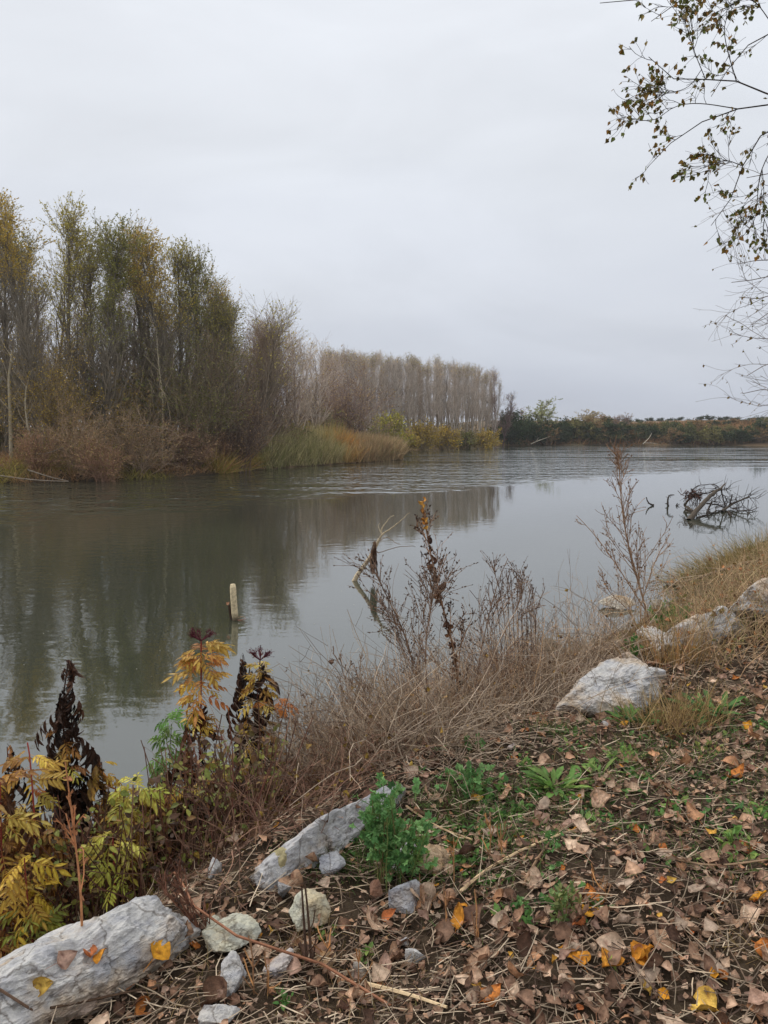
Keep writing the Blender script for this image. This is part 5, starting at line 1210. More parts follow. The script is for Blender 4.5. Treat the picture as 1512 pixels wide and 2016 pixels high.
for i_, (u0, v0, u1, v1, Y) in enumerate([(890, 1870, 893, 1650, 2.55), (875, 1940, 877, 1755, 2.3), (935, 1945, 937, 1760, 2.25), (830, 1900, 826, 1720, 2.45), (500, 2020, 494, 1850, 2.05), (520, 2020, 530, 1890, 2.05), (1050, 1990, 1056, 1905, 2.15), (985, 1720, 986, 1640, 2.7), (960, 1760, 965, 1600, 2.7), (1195, 1830, 1190, 1740, 2.35), (1175, 1815, 1165, 1720, 2.4), (700, 2000, 706, 1880, 2.1), (655, 1960, 640, 1830, 2.2), (1325, 1380, 1335, 1230, 5.0), (1350, 1420, 1345, 1290, 4.7), (1310, 1460, 1322, 1330, 4.5)]):
    weed(('tall thin straw stem in the litter below the second green weed', 'straw stem left of the ochre stone, lower centre', 'straw stem right of the lower centre one, near the yellow leaf', 'short straw stem just below the ochre brown stone', 'thin straw stem at the bottom edge by the white angular stone',
         'second straw stem at the bottom edge, leaning right beside the first', 'thin stem by the yellow striped leaf', 'short stem left of the long pale stick', 'short brown stem under the low green seedlings', 'straw stem beside the broad rust orange leaf', 'thin leaning stem touching the broad rust orange leaf',
         'straw stem at the bottom edge right of the dark broken stalk', 'thin stem near the cream angular stone', 'golden stem in front of the first long white slab', 'golden stem beside the dark green rosette at the right', 'golden stem in the straw blond tuft')[i_], Y, [[(u0, v0), ((u0 + u1) / 2 + 3, (v0 + v1) / 2), (u1, v1)]], .0032, 4, .06, 0, 20 + i_, [S(190, 140, 92), S(164, 122, 84), S(130, 98, 72)], 12, .01, [S(130, 98, 72)], t0=.3, name='straw_stem', cat='dry stem', group='upright straw stems')

# ------------------------------------------------------------------ bramble and stalk tangles: nobody could count them
def tangle(name, label, regs, n, h, r, cols, seed, up=-.10, d0=(0, 0, 1.), dj=.8, K=8, wob=.16, leaves=0, lcols=BROWN, lsize=.02, mat_=None):
    rng = RS(seed); m = MB(); regs = A(regs, dtype=float); i = rng.choice(len(regs), n, p=regs[:, 3] / regs[:, 3].sum())
    p = regs[i, :2] + rng.normal(size=(n, 2)) * regs[i, 2:3]; g = Z(p); ok = g > .02; p, g = p[ok], g[ok]; n = len(p)
    d = nrm(A(d0) + rng.normal(size=(n, 3)) * dj * A([1, 1, .4]))
    P = walk(rng, np.c_[p, g - .02 + rng.rand(n) * .08], d, h * rng.uniform(.35, 1.25, n), K, up, wob)
    for k in range(1, K): P[:, k, 2] = np.maximum(P[:, k, 2], np.maximum(Z(P[:, k, :2]), 0) + .01)
    tubes(m, P, np.outer(rng.uniform(.6, 1.4, n) * r, np.linspace(1, .4, K)), pal(rng, n, cols, .18), 3)
    B, Rb = grow(rng, P, np.full(P.shape[:2], r), 2, .3, 1, .8, h * .25, 4, 0, .2, .6, r * .55); tubes(m, B, Rb, pal(rng, len(B), cols, .18), 3)
    if leaves:
        q, t = scatter(rng, P, leaves); split_place(rng, m, LITLO[:6], q, rng.normal(size=(leaves, 3)), rng.normal(size=(leaves, 3)), lsize * rng.uniform(.5, 1.5, leaves), pal(rng, leaves, lcols), 1)
    return tag(link(name, m.mesh(name, [M_TWIG, M_DEAD])), label, 'undergrowth', kind='stuff')
MAUVE = [S(148, 132, 114), S(126, 110, 94), S(170, 152, 132), S(100, 84, 72), S(140, 120, 96)]
tangle('bramble_tangle', 'brown grey tangle of dry bramble and weed stems on the slope in the middle', [(-.05, 4.5, .28, 1.1), (.35, 4.9, .3, 1.2), (.85, 5.4, .35, 1.3), (.5, 5.9, .3, 1), (-.25, 4.0, .2, .7), (1.3, 5.9, .3, .8), (.1, 5.4, .3, .9), (1.2, 6.8, .35, .5), (.0, 3.9, .22, .6), (-.3, 5.0, .25, .8), (.3, 6.0, .3, .6)], 5600, .80, .0024, MAUVE, 111, up=-.05, wob=.26, leaves=1500, lcols=[S(110, 84, 68), S(84, 64, 52), S(140, 110, 86), S(150, 120, 50)], lsize=.022)
tangle('upright_stems', 'upright tan and brown dead stems standing in the bramble', [(-.05, 4.7, .3, 1.0), (.35, 5.0, .3, 1.2), (.9, 5.6, .35, 1.2), (.5, 6.0, .3, 1), (-.3, 4.4, .22, .9), (1.4, 6.2, .3, .7)], 1100, .72, .0026, [S(172, 144, 116), S(150, 122, 98), S(190, 156, 120), S(124, 102, 86)], 115, up=.02, dj=.22, wob=.10, leaves=1500, lcols=[S(150, 124, 100), S(112, 88, 72), S(180, 140, 84)], lsize=.016)
tangle('bramble_runners', 'reddish brown runners over the slope below the withered elders', [(-.45, 3.5, .2, 1), (-.7, 3.3, .2, .8), (-.2, 3.8, .2, 1), (-.5, 4.2, .25, .8), (-.5, 2.95, .15, .4)], 850, .34, .0024, [S(112, 84, 70), S(92, 68, 56), S(136, 106, 86)], 112, leaves=900, lcols=[S(74, 56, 46), S(100, 76, 60), S(138, 114, 48)], lsize=.025)
tangle('russet_stalks', 'russet and golden dry stalks standing along the right edge', [(2.9, 6.6, .35, 1.2), (3.6, 7.4, .4, 1.1), (2.5, 5.6, .3, .8), (3.1, 5.6, .3, .9), (2.2, 4.9, .15, .25), (4.4, 8.4, .5, 1), (3.5, 6.2, .3, .8), (5.2, 9.6, .5, .8)], 1350, .5, .0024, [S(168, 138, 106), S(146, 120, 92), S(184, 158, 122), S(120, 102, 82), S(124, 118, 76)], 113, up=-.03, dj=.3, leaves=900, lcols=[S(160, 112, 72), S(128, 92, 64), S(110, 104, 52)], lsize=.03)
tangle('shore_tangle', 'grey green matted stems along the shore at the right', [(4.4, 10.5, .5, 1), (5.4, 12.5, .6, 1), (6.8, 15, .8, 1), (8.4, 17.5, .8, 1), (3.4, 9.6, .4, .6)], 1700, .40, .0035, [S(140, 122, 98), S(118, 104, 80), S(104, 100, 66)], 114, leaves=700, lsize=.03)

def pts_ground(L): return [tuple(GP(u, v)[:2]) + (s_,) for u, v, s_ in L]
def tuft(u, v, Y, label, n, h, w, cols, seed, sp=.2, bend=.5, up=-.1, group='grass tufts on the shore'):
    d = PY(u, v, Y); g = max(z1(d[0], d[1]), 0.0); rng = RS(seed); m = MB(); p = rng.normal(size=(n, 2)) * sp * A([1.2, .8]); gg = np.maximum(Z(p + d[:2]), -.05)
    P = walk(rng, np.c_[p + d[:2], gg - .02], np.c_[p * 1.2 + rng.normal(size=(n, 2)) * bend, np.ones(n)], h * rng.uniform(.5, 1.15, n), 6, up, .08)
    ribbons(m, P, np.outer(rng.uniform(.6, 1.3, n) * w, np.linspace(1, .15, 6)), pal(rng, n, cols, .2), rng=rng); o0 = A([d[0], d[1], g])
    return tag(link('grass_tuft', m.mesh('grass_tuft', M_LEAF, False, o0), None, o0), label, 'grass tuft', group)
TG = [S(150, 120, 72), S(120, 112, 58), S(176, 146, 96), S(104, 100, 52)]
tuft(1175, 1270, 9.3, 'ochre and green grass clump at the water behind the big white boulder', 1300, .42, .009, TG + [S(170, 106, 62), S(112, 122, 60)], 1, .30)
tuft(1245, 1260, 9.2, 'brown grass clump right of the ochre green one on the shore', 900, .36, .008, [S(140, 110, 78), S(120, 100, 66), S(112, 108, 60)], 2, .3)
tuft(1490, 1110, 15.5, 'large straw coloured grass hummock cut by the right edge, above the long bough', 2200, .75, .016, [S(168, 146, 100), S(140, 122, 76), S(120, 116, 64), S(184, 160, 118)], 3, .55)
tuft(1440, 1130, 15.0, 'smaller olive grass hummock left of the straw coloured one', 1300, .5, .014, TG, 4, .5)
tuft(715, 1420, 4.9, 'tuft of long orange dry grass leaning left over the water', 170, .6, .007, [S(196, 150, 104), S(178, 128, 84)], 5, .08, .35, -.16)
tuft(770, 1380, 5.2, 'smaller upright orange grass tuft in the bramble', 130, .5, .007, [S(190, 142, 92), S(164, 120, 78)], 6, .07, .2, -.06)
tuft(1090, 1500, 3.9, 'sparse yellow green grass left of the dandelion rosette', 120, .12, .004, GRN, 7, .08)
tuft(1325, 1450, 4.0, 'straw blond grass tuft right of the big white boulder', 420, .3, .0045, STRAW, 8, .10, .35)
tuft(1330, 1330, 5.1, 'thin tall straw tuft beside the row of boulders', 220, .45, .005, STRAW + [S(190, 144, 96)], 9, .10, .2, -.04)

# ------------------------------------------------------------------ green weeds
def green(u, v, label, kind, n, h, spread, size, cols, seed, name='green_weed', cat='weed', group='green weeds of the near bank'):
    g = GP(u, v); rng = RS(seed); sm, fm = MB(), MB(); o = empty(name, g); tag(o, label, cat, group)
    if kind == 'strap':
        a = rng.rand(n) * 6.28; e_ = rng.uniform(.5, 1.25, n); yd = np.c_[np.cos(a) * np.sin(e_), np.sin(a) * np.sin(e_), np.cos(e_)]
        pos = g + np.c_[np.cos(a), np.sin(a), np.zeros(n)] * .006 + rng.normal(size=(n, 3)) * A([spread, spread, 0]) * .4
        split_place(rng, fm, STRAP, pos, yd, nrm(UP - yd * yd[:, 2:3] + rng.normal(size=(n, 3)) * .15), size * rng.uniform(.6, 1.2, n), pal(rng, n, cols, .15))
        child('leaves', fm, M_LEAF, o); return o
    ns = max(3, int(n / 26)); b = g + rng.normal(size=(ns, 3)) * A([spread * .35, spread * .35, 0]); b[:, 2] = Z(b[:, :2]) - .01
    P = walk(rng, b, np.c_[rng.normal(size=(ns, 2)) * .22 * spread / max(h, .05) * 2, np.ones(ns)], h * rng.uniform(.6, 1, ns), 7, .06, .09)
    tubes(sm, P, np.outer(np.full(ns, .0026), np.linspace(1, .5, 7)), pal(rng, ns, [S(84, 104, 56), S(110, 92, 62)]), 5)
    B, Rb = grow(rng, P, np.full((ns, 7), .002), 7, .15, 1, .95, spread * .75, 4, .12, .12, .8, .0014); tubes(sm, B, Rb, pal(rng, len(B), [S(92, 112, 60)]), 3)
    p, t = scatter(rng, B, n, .35); nd = nrm(A([0, -.35, 1.]) + rng.normal(size=(n, 3)) * .45)
    split_place(rng, fm, LOB if kind == 'lobed' else LEAFY, p, nrm(t + rng.normal(size=(n, 3)) * .7), nd, size * rng.uniform(.5, 1.25, n), pal(rng, n, cols, .16))
    child('stems', sm, M_TWIG, o); child('leaves', fm, M_LEAF, o); return o
G1 = [S(92, 136, 76), S(112, 152, 88), S(76, 118, 62), S(124, 156, 96)]; G3 = [S(72, 112, 54), S(92, 132, 62), S(60, 96, 46)]; G4 = [S(104, 140, 66), S(88, 120, 58), S(132, 150, 76)]
for a in [
    (768, 1742, 'big bushy bright green weed with lobed leaves beside the wedge boulder', 'lobed', 620, .35, .11, .028, G1, 1),
    (825, 1722, 'lower right lobe of bright weed spilling onto the ochre stone', 'leafy', 220, .12, .06, .02, G4, 2),
    (925, 1570, 'second bushy green weed, right of the bramble foot', 'lobed', 170, .17, .09, .026, G1, 3),
    (1092, 1560, 'upright dandelion rosette with long strap leaves', 'strap', 44, 0, .06, .15, G4, 4),
    (1170, 1530, 'leafy green patch right of the dandelion rosette', 'strap', 24, 0, .06, .11, G4, 5),
    (1400, 1410, 'dark green bushy rosette under the russet stalks at the right', 'strap', 46, 0, .10, .17, G3, 6),
    (1245, 1425, 'dark green low rosette in front of the big white boulder', 'strap', 40, 0, .10, .13, G3, 7),
    (1440, 1680, 'pale green rosette among the leaves near the right edge', 'leafy', 70, .06, .07, .032, G4, 8),
    (1112, 1820, 'olive nettle like clump left of the broad rust orange leaf', 'leafy', 150, .13, .055, .02, [S(110, 130, 76), S(90, 112, 60), S(128, 122, 72)], 9),
    (1020, 1790, 'tiny clover green seedling clump below the long pale stick', 'lobed', 26, .04, .04, .02, G1, 10),
    (940, 1480, 'small round leaved green sprig at the edge of the bramble', 'lobed', 24, .09, .04, .024, G1, 11),
    (1050, 1530, 'thin green sprigs left of the dandelion rosette', 'leafy', 50, .07, .07, .024, G4, 12),
    (985, 1620, 'low green seedlings in the grass below the second weed', 'lobed', 40, .03, .1, .02, G3, 13),
    (640, 1845, 'tiny green sprig at the foot of the cream angular stone', 'lobed', 16, .03, .03, .016, G4, 14),
    (723, 1890, 'small pale green seedling in the straw at the bottom centre', 'leafy', 22, .04, .025, .022, G4, 15),
    (560, 1975, 'ivy green sprig near the bottom edge', 'leafy', 24, .05, .03, .022, G3, 16),
    (100, 2012, 'single round green leaf sprig at the bottom left below the slab', 'leafy', 7, .05, .02, .045, G1, 17),
    (1310, 1250, 'green tuft of weed on the shore behind the white boulder row', 'leafy', 200, .22, .16, .03, G3, 18),
    (1248, 1300, 'small green weed with white flower dots behind the big white boulder', 'leafy', 90, .16, .09, .026, G3, 19),
    (1210, 1630, 'small green seedling in the middle of the litter', 'leafy', 20, .03, .05, .02, G3, 20),
    (1200, 1905, 'single lime green seedling in the lower litter', 'leafy', 12, .03, .02, .028, [S(150, 170, 80)], 21),
    (1215, 1500, 'weedy green sprigs at the upper litter right of the leafy patch', 'leafy', 60, .05, .1, .024, G4, 22),
    (1050, 1700, 'grey green seedlings under the long pale stick', 'lobed', 40, .03, .12, .018, G1, 23),
    (1370, 1500, 'olive grassy sprigs in the upper right litter', 'leafy', 50, .05, .12, .02, [S(120, 124, 64)], 24)]:
    green(*a)
g_ = GP(1248, 1300); 

m = MB(); rng = RS(120); gs = A([(g_[0], g_[1], s_) for g_, s_ in [(GP(u, v), s_) for u, v, s_ in ((920, 1560, .14), (1000, 1590, .16), (1090, 1540, .16), (1170, 1500, .16), (1010, 1680, .2), (900, 1680, .14), (960, 1740, .14), (1130, 1600, .18), (1440, 1640, .14), (1400, 1430, .25), (1500, 1400, .3), (1480, 1570, .18), (1260, 1420, .2), (1100, 1790, .08), (700, 1660, .06), (1330, 1560, .2))]])
n = 1600; i = rng.randint(0, len(gs), n); cc_ = rng.normal(size=(len(gs), 7, 2)) * gs[:, None, 2:3]; p = gs[i, :2] + cc_[i, rng.randint(0, 7, n)] + rng.normal(size=(n, 2)) * .028; a = rng.rand(n) * 6.28; e_ = rng.uniform(.6, 1.4, n)
split_place(rng, m, LEAFY, np.c_[p, Z(p) + .004], np.c_[np.cos(a) * np.sin(e_), np.sin(a) * np.sin(e_), np.cos(e_)], nrm(A([0, -.1, 1.]) + rng.normal(size=(n, 3)) * .3), rng.uniform(.015, .045, n), pal(rng, n, G3 + G3 + G4, .18))
tag(link('seedlings', m.mesh('seedlings', M_LEAF)), 'low green seedlings sprouting through the litter', 'seedlings', kind='stuff')

# ------------------------------------------------------------------ dwarf elder thicket
EY = [S(196, 172, 78), S(172, 142, 64), S(204, 188, 104), S(150, 112, 60)]; EYG = [S(180, 184, 82), S(160, 170, 74), S(196, 194, 98), S(168, 152, 66)]; EO = [S(196, 148, 84), S(180, 118, 72), S(206, 172, 96)]
ED = [S(62, 46, 38), S(48, 36, 30), S(84, 60, 46)]; EG = [S(84, 128, 58), S(104, 146, 70), S(124, 152, 84)]; EM = EY + [S(160, 116, 60), S(128, 80, 56)]; EB = [S(124, 88, 62), S(150, 112, 72), S(96, 66, 50)]
def elder(label, Y, st, bunches, seed, r=.006, scol=S(120, 56, 44), berries=None, name='dwarf_elder', group='dwarf elder plants of the left thicket', az0=None):
    rng = RS(seed); P = smooth_line([PY(u, v, Y + (d[0] if d else 0)) for u, v, *d in st], 16); g = z1(P[0, 0], P[0, 1])
    if P[0, 2] > g: P = line(np.concatenate([[A([P[0, 0], P[0, 1] + .02, g - .03])], P]), 20)
    K = len(P); Rr = np.linspace(r, r * .5, K); o = empty(name, (P[0][0], P[0][1], max(g, 0))); tag(o, label, 'elder', group)
    m = MB(); tubes(m, P, Rr, pal(rng, 1, [scol], .05), 6)
    fm, wm = MB(), MB(); z0, z1_ = P[0, 2], P[-1, 2]
    for v0, v1, n, kd, size, cols in bunches:      # vertical pixel range of the bunch
        za, zb = PY(P[-1, 0] * FPX / Y + CU, v0, Y)[2], PY(P[-1, 0] * FPX / Y + CU, v1, Y)[2]
        n = int(n * (1.5 if kd == 'f' else 1.45)); zz = rng.uniform(zb, za, n); t = np.interp(zz, P[:, 2], np.linspace(0, 1, K)); p, tn, _ = at_t(P[None], Rr[None], np.zeros(n, int), np.clip(t, 0, .999))
        p[:, 2] = np.minimum(zz, P[-1, 2] + .02)
        a = rng.rand(n) * 6.28
        if kd == 'f':
            yd = np.c_[np.cos(a), np.sin(a) * .8 - .15, rng.uniform(-.25, .55, n)]; nd = nrm(A([0, -.25, 1.]) + rng.normal(size=(n, 3)) * .25)
            split_place(rng, fm, PIN, p, yd, nd, size * .82 * rng.uniform(.6, 1.2, n), pal(rng, n, cols, .16))
        else:
            yd = np.c_[np.cos(a) * .8, np.sin(a) * .6, rng.uniform(-.9, -.05, n)]; nd = nrm(A([0, -.1, 1.]) + rng.normal(size=(n, 3)) * .22)
            split_place(rng, wm, PINW, p, yd, nd, size * 1.25 * rng.uniform(.4, 1.35, n), pal(rng, n, cols, .4))
    child('stem', m, M_TWIG, o, True)
    if fm.n: child('foliage', fm, M_LEAF, o)
    if wm.n: child('withered_foliage', wm, M_DEAD, o)
    if berries is not None:
        bm_ = MB(); n = 16; a = rng.rand(n) * 6.28
        Pb = walk(rng, np.tile(P[-1], (n, 1)), np.c_[np.cos(a) * .9, np.sin(a) * .9, np.full(n, .7)], .075, 4, .05, .1); tubes(bm_, Pb, np.full((n, 4), .0022), pal(rng, n, [berries], .1), 4)
        B, Rb = grow(rng, Pb, np.full((n, 4), .0018), 7, .5, 1, .7, .022, 3, .1, .1, .8, .0014); tubes(bm_, B, Rb, pal(rng, len(B), [berries], .2), 3)
        q = B[:, -1]; split_place(rng, bm_, LEAFY[:2], q, rng.normal(size=(len(q), 3)), rng.normal(size=(len(q), 3)), .008, pal(rng, len(q), [berries * .8], .2))
        child('berry_cluster', bm_, M_TWIG, o)
    return o
W_ = 'w'; F_ = 'f'
DR = S(78, 34, 42)
elder('red stemmed elder with golden leaves and dark red umbel, tallest in the thicket', 4.1, [(382, 1720), (388, 1600), (394, 1480), (396, 1380), (396, 1262)], [(1268, 1375, 24, F_, .17, EY + EO), (1285, 1310, 6, F_, .15, EO), (1370, 1410, 7, W_, .16, EB + ED), (1400, 1450, 5, F_, .12, EY), (1440, 1560, 6, W_, .14, ED)], 1, .008, S(118, 44, 38), DR)
elder('elder with yellow leaves on its right and black withered leaves on its left', 4.25, [(470, 1730), (480, 1600), (500, 1480), (506, 1380), (512, 1300)], [(1300, 1360, 14, F_, .13, EY), (1340, 1480, 14, F_, .14, EY + EM), (1290, 1400, 14, W_, .13, ED), (1380, 1660, 46, W_, .17, ED)], 2, .007, S(78, 48, 40), DR)
elder('black withered elder column left of the yellow leaved one', 4.4, [(455, 1720), (470, 1600), (484, 1480), (482, 1350), (478, 1290)], [(1278, 1350, 16, W_, .11, ED), (1350, 1650, 40, W_, .16, ED)], 3, .006, S(60, 42, 36))
elder('tall black withered elder column at the left, crooked thin top', 3.7, [(140, 1800), (135, 1650), (128, 1500), (122, 1380), (135, 1300)], [(1290, 1350, 8, W_, .10, ED), (1345, 1440, 22, W_, .12, ED), (1430, 1760, 70, W_, .16, ED), (1430, 1520, 7, F_, .13, EM), (1500, 1560, 3, F_, .12, EYG)], 4, .007, S(54, 40, 34))
elder('pink red stemmed elder with yellow drooping leaves near the left edge', 3.2, [(80, 1800), (72, 1680), (66, 1580), (58, 1480), (54, 1462)], [(1475, 1560, 9, F_, .15, EY + EO), (1560, 1640, 10, F_, .17, EYG + EY), (1640, 1800, 16, F_, .16, EM), (1560, 1780, 16, W_, .13, EB)], 5, .006, S(150, 66, 56))
elder('yellow green elder rosette in the middle of the left thicket', 3.15, [(262, 1760), (262, 1680), (262, 1600), (262, 1545)], [(1530, 1600, 12, F_, .165, EYG), (1600, 1680, 6, F_, .13, EM), (1600, 1720, 10, W_, .12, EB)], 6, .005, S(110, 60, 48))
elder('lower yellow green elder fan above the largest slab', 2.95, [(228, 1800), (226, 1740), (224, 1690), (222, 1650)], [(1635, 1720, 11, F_, .15, EYG), (1690, 1740, 4, F_, .13, EYG)], 7, .005, S(130, 50, 52))
elder('bright lime yellow elder sprig at the foot of the bramble', 3.75, [(508, 1700), (508, 1650), (510, 1600), (512, 1550)], [(1540, 1600, 9, F_, .17, EYG), (1580, 1640, 4, F_, .14, EYG)], 8, .004, S(110, 96, 50))
elder('fresh green elder behind the red stemmed golden one', 4.7, [(335, 1640), (332, 1560), (334, 1480), (338, 1425)], [(1415, 1520, 26, F_, .15, EG), (1500, 1600, 12, F_, .14, EG)], 9, .005, S(84, 92, 52))
elder('second fresh green elder low between the golden and black ones', 4.7, [(430, 1680), (428, 1600), (425, 1540), (424, 1500)], [(1490, 1600, 20, F_, .14, EG + EYG)], 10, .005, S(84, 80, 52))
elder('brown withered elder column left of the red golden stem', 4.0, [(350, 1740), (358, 1640), (368, 1560), (372, 1480), (366, 1430)], [(1430, 1500, 8, W_, .11, EB), (1480, 1740, 56, W_, .15, EB + ED)], 11, .006, S(74, 52, 42))
elder('yellow and rust elder at the left edge, half out of the picture', 2.9, [(10, 1900), (8, 1780), (2, 1650), (0, 1540)], [(1530, 1700, 12, F_, .16, EM + EY), (1640, 1900, 24, F_, .15, EM), (1500, 1800, 16, W_, .14, EB)], 12, .006, S(130, 60, 50))
elder('small dark leaved elder top at the left edge above the rest', 3.9, [(25, 1800), (22, 1650), (18, 1540), (14, 1470)], [(1460, 1560, 12, W_, .13, EB + ED), (1480, 1560, 3, F_, .12, EY), (1560, 1760, 24, W_, .15, ED)], 13, .005, S(70, 48, 40))
elder('yellow mottled elder low at the left edge near the slab', 2.7, [(70, 1900), (60, 1820), (52, 1750), (48, 1690)], [(1690, 1790, 14, F_, .14, [S(190, 168, 60), S(170, 140, 56)]), (1780, 1880, 10, F_, .12, [S(150, 150, 60), S(130, 140, 60)])], 14, .005, S(120, 60, 48))
elder('brown leaved elder between the yellow rosette and the black column', 3.6, [(200, 1780), (205, 1680), (205, 1580), (200, 1500)], [(1490, 1600, 16, W_, .13, EB + EM), (1600, 1760, 36, W_, .15, ED), (1500, 1540, 3, F_, .11, EY)], 15, .005, S(74, 52, 42))
elder('withered elder with orange leaves right of the yellow leaved one', 4.2, [(530, 1680), (545, 1600), (545, 1500), (535, 1400)], [(1400, 1560, 14, F_, .11, EM), (1480, 1640, 22, W_, .12, EB)], 16, .004, S(84, 60, 46))
elder('horizontal brown and orange leaf spray pointing right over the water', 4.15, [(500, 1500), (515, 1420), (530, 1385), (552, 1372)], [(1372, 1392, 4, F_, .13, [S(150, 96, 56), S(186, 122, 60)])], 17, .003, S(84, 52, 42))
elder('olive leaved elder bush behind the yellow green rosette', 3.5, [(300, 1780), (305, 1700), (300, 1620), (296, 1560)], [(1550, 1700, 16, F_, .12, [S(150, 144, 60), S(170, 150, 64)]), (1600, 1780, 30, W_, .14, EB + ED)], 18, .005, S(84, 60, 46))
elder('olive yellow elder with small mottled leaves at the left foot of the bramble', 4.1, [(560, 1680), (566, 1600), (572, 1540), (578, 1500)], [(1470, 1640, 26, F_, .09, [S(150, 132, 66), S(120, 104, 56), S(176, 150, 70)]), (1500, 1680, 16, W_, .10, EB)], 19, .004, S(84, 60, 46))
elder('brown and yellow elder between the withered column and the golden plant', 4.3, [(415, 1700), (420, 1600), (428, 1530), (436, 1480)], [(1470, 1600, 12, F_, .10, EM + [S(130, 130, 60)]), (1520, 1720, 30, W_, .14, ED + EB)], 20, .004, S(70, 50, 42))
rng = RS(121)
for i_ in range(66):     # low withered stems that fill the thicket
    u = rng.uniform(-20, 560) if i_ < 40 else rng.uniform(270, 570); v = np.interp(u, [0, 100, 300, 450, 560], [1640, 1600, 1560, 1560, 1540]) + rng.uniform(-50, 40); Y = rng.uniform(3.4, 4.3) if i_ < 40 else rng.uniform(3.35, 3.9)
    elder('low brown withered elder stem filling the lower part of the left thicket', Y, [(u - 8, v + 220), (u, v + 110), (u + 6, v)], [(v, v + 200, 26, W_, .13, [ED, EB, ED + [S(110, 96, 56)]][i_ % 3])] + ([(v, v + 150, 6, F_, .11, EM + EYG)] if i_ % 2 else []), 40 + i_, .005, S(66, 48, 40), group='low withered stems in the thicket')
# small green leaves low in the thicket, on the slope behind the slab
m = MB(); rng = RS(122); n = 5200
u = rng.uniform(-60, 560, n); v = rng.uniform(1600, 1870, n); Y = rng.uniform(2.9, 4.2, n)
x = (u - CU) / FPX * Y * 1.05; g = np.maximum(Z(np.c_[x, Y]), 0); ok = -sdist(np.c_[x, Y], CREST) < -.18; x, Y, g = x[ok], Y[ok], g[ok]; n = len(x)
split_place(rng, m, LEAFY, np.c_[x, Y, g + rng.rand(n) ** 1.4 * .55], rng.normal(size=(n, 3)), nrm(A([0, -.5, 1]) + rng.normal(size=(n, 3)) * .5), rng.uniform(.015, .045, n), pal(rng, n, [S(110, 120, 56), S(140, 140, 66), S(90, 66, 50), S(70, 52, 42), S(128, 96, 58)], .2))
P = walk(rng, np.c_[x, Y, g][:900], A([0, 0, 1.]) + rng.normal(size=(min(900, n), 3)) * .3, rng.uniform(.2, .7, min(900, n)), 5, 0, .1)
tubes(m, P, np.full((len(P), 5), .0025), pal(rng, len(P), [S(104, 80, 64), S(84, 64, 52), S(100, 66, 54)]), 3, m=1)
tag(link('thicket_undergrowth', m.mesh('thicket_undergrowth', [M_LEAF, M_TWIG])), 'small leaves and thin stems low in the elder thicket', 'undergrowth', kind='stuff')

# ------------------------------------------------------------------ poplar overhanging from the right, trunk outside the picture
def over_tree(label, Y, trunk_x, limbs, seed, r_l, twn, leafn, lsize, lcols, cols, tl=.5, H=9.0, bw=.003, tr=.16, leaf_t=LEAFY, nm='overhanging_poplar', droop=-.05, tl2=.25, n2=4):
    rng = RS(seed); b = A([trunk_x, Y, 0.]); b[2] = z1(b[0], b[1]) - .1; o = empty(nm, b); tag(o, label, 'poplar')
    tm, bm_, lm_ = MB(), MB(), MB(); T = walk(rng, b[None], A([[0.02, 0, 1.]]), H, 12, .2, .03); tubes(tm, T, np.linspace(tr, tr * .3, 12), [S(120, 112, 102)], 10)
    src = []
    for L in sorted(limbs, key=lambda l: -l[0][0]):
        pts = [PY(u, v, Y + (d[0] if d else 0)) for u, v, *d in L]
        if L[0][0] > 1600:
            k = np.argmin(np.abs(T[0, :, 2] - (pts[0][2] - .3))); pts = [T[0, k]] + pts
        r0 = r_l
        if L[0][0] <= 1600 and src:
            cand = np.concatenate([a for a, _ in src]); cr_ = np.concatenate([b_ for _, b_ in src]); k = np.argmin(((cand - pts[0]) ** 2).sum(1)); pts[0] = cand[k]; r0 = max(cr_[k] * .8, bw)
        P = smooth_line(pts, 16)
        Rr = np.linspace(r0, max(r0 * .15, bw * .8), 16); tubes(bm_, P, Rr, pal(rng, 1, cols, .05), 6); src.append((P, Rr))
    Pm = A([a for a, _ in src]); Rm = A([b_ for _, b_ in src])
    B, Rb = grow(rng, Pm, Rm, twn, .25, 1, .75, tl, 7, .02, .13, .4, bw); tubes(bm_, B, np.minimum(Rb, .008), pal(rng, len(B), cols, .1), 4)
    B2, R2 = grow(rng, B, Rb * 0 + bw, n2, .2, 1, .7, tl2, 5, .02, .15, .7, bw * .7); tubes(bm_, B2, R2, pal(rng, len(B2), cols, .1), 3)
    if leafn:
        allP = B2; par = rng.randint(0, len(allP), leafn); t = np.clip(1 - rng.exponential(.25, leafn), .1, .999); p, tn, _ = at_t(allP, np.ones(allP.shape[:2]), par, t)
        yd = nrm(tn * .5 + rng.normal(size=(leafn, 3)) * .45 + A([0, 0, -.9 + droop])); split_place(rng, lm_, leaf_t, p, yd, rng.normal(size=(leafn, 3)) + A([0, -.6, 0]), lsize * rng.uniform(.55, 1.25, leafn), pal(rng, leafn, lcols, .2))
    child('trunk', tm, M_BARK, o, True); child('branches', bm_, M_TWIG, o, True)
    if lm_.n: child('leaves', lm_, M_LEAF, o)
    return o
HEART = [grid_leaf(rg, p_delt, .44, 5, 2, rg.uniform(-.5, .5), .15, 0, .015, .5, edge=A([.9, .7, .5])) for _ in range(6)]
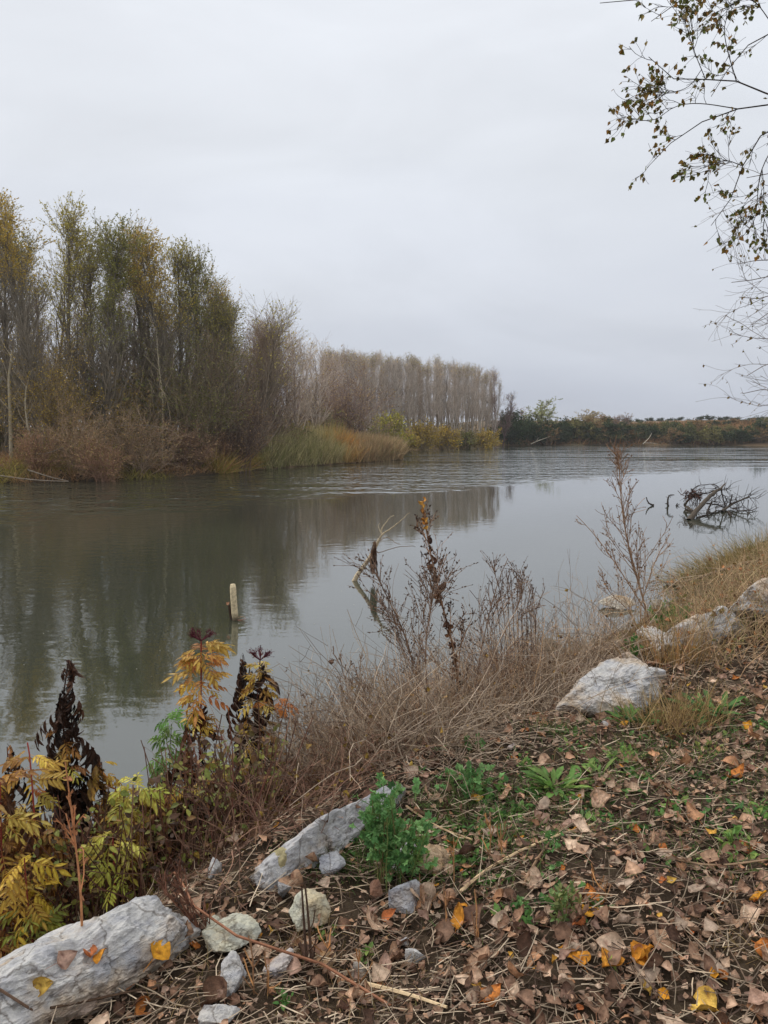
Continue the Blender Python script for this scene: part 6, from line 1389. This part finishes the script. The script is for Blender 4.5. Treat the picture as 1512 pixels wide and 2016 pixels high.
LB = [
 [(1700, 250), (1512, 187), (1442, 154, -.1), (1389, 156, -.15), (1335, 161, -.2), (1290, 138, -.25), (1277, 112, -.3)],
 [(1700, 215), (1512, 201), (1451, 214, .1), (1398, 232, .15), (1362, 250, .2), (1322, 277, .25), (1300, 312, .25), (1274, 330, .25)],
 [(1424, 216, .1), (1371, 201, .1), (1322, 210, .1), (1290, 241, .1), (1237, 232, .1)],
 [(1362, 154, -.2), (1353, 179, -.2), (1290, 183, -.25), (1250, 176, -.3)],
 [(1700, 190), (1512, 250), (1482, 286), (1460, 330), (1442, 384), (1424, 428), (1400, 444)],
 [(1512, 286, .2), (1496, 330, .2), (1491, 393, .2), (1487, 437, .2), (1460, 468, .2)],
 [(1460, 330), (1424, 312), (1398, 330), (1387, 345)],
 [(1433, 154, -.1), (1429, 90, -.2), (1424, 45, -.2), (1451, 0, -.2)],
 [(1380, 152, -.15), (1362, 90, -.2), (1350, 45, -.2), (1338, 10, -.3)],
 [(1700, 20), (1512, 60, .1), (1469, 90, .1), (1433, 135, .1), (1400, 190, .1)],
 [(1700, -120), (1450, -60), (1335, 0, .1), (1317, 27, .1), (1282, 42, .1)],
 [(1700, -180), (1400, -40), (1246, 2), (1215, 8), (1181, 6)],
 [(1512, 20), (1480, -10), (1440, 10), (1400, 30)],
 [(1512, 330, .3), (1505, 380, .3), (1500, 420, .3), (1512, 450, .3)]]
over_tree('near poplar whose thin leafy branches hang in from the top right corner', 5.2, 4.9, LB, 131,  .013, 12, 2000, .031, [S(104, 116, 56), S(84, 96, 46), S(150, 112, 52), S(120, 104, 50), S(96, 84, 44)], [S(52, 46, 42), S(66, 58, 52)], .15, 8.5, .0022, .15, HEART, tl2=.11, n2=5)
LB2 = [[(1700, 520), (1530, 540), (1480, 552), (1440, 556)], [(1700, 560), (1530, 575), (1500, 590), (1455, 585)], [(1700, 600), (1540, 610), (1500, 620), (1480, 640)], [(1700, 500), (1540, 512), (1500, 510), (1450, 520)],
       [(1700, 690), (1560, 700), (1500, 720), (1470, 740)], [(1700, 760), (1560, 770), (1500, 765), (1462, 775)], [(1700, 800), (1560, 790), (1520, 795), (1495, 800)], [(1700, 640), (1560, 650), (1510, 670), (1475, 665)], [(1700, 320), (1560, 330), (1500, 345), (1470, 350)], [(1700, 360), (1560, 370), (1500, 385), (1478, 400)]]
over_tree('farther pale bare tree whose fine twigs fringe the right edge above the horizon', 13.0, 10.5, LB2, 132, .035, 9, 380, .05, [S(110, 110, 60), S(120, 100, 60)], [S(130, 122, 116), S(112, 104, 98)], .75, 9.5, .005, .2, HEART, nm='bare_poplar', tl2=.5, n2=6)

# specks of leaf and foam drifting on the water at the left
m = MB(); rng = RS(141); n = 420
y = rng.uniform(8.5, 24, n); x = rng.uniform(-.56, -.02, n) * y - .5 * rng.rand(n); ok = np.minimum(-sdist(np.c_[x, y], NEAR_SHORE), 0) < -.3; x, y = x[ok], y[ok]; n = len(x)
place(m, QUAD, np.c_[x, y, np.full(n, .006)], np.c_[rng.normal(size=(n, 2)), np.zeros(n)], np.tile(A([[0, 0, 1.]]), (n, 1)), rng.uniform(.008, .028, n), pal(rng, n, [S(150, 140, 110), S(120, 110, 84), S(180, 174, 160)]))
tag(link('floating_specks', m.mesh('floating_specks', M_DEAD)), 'tiny pale leaves and foam specks drifting on the left water', 'floating debris', kind='stuff')
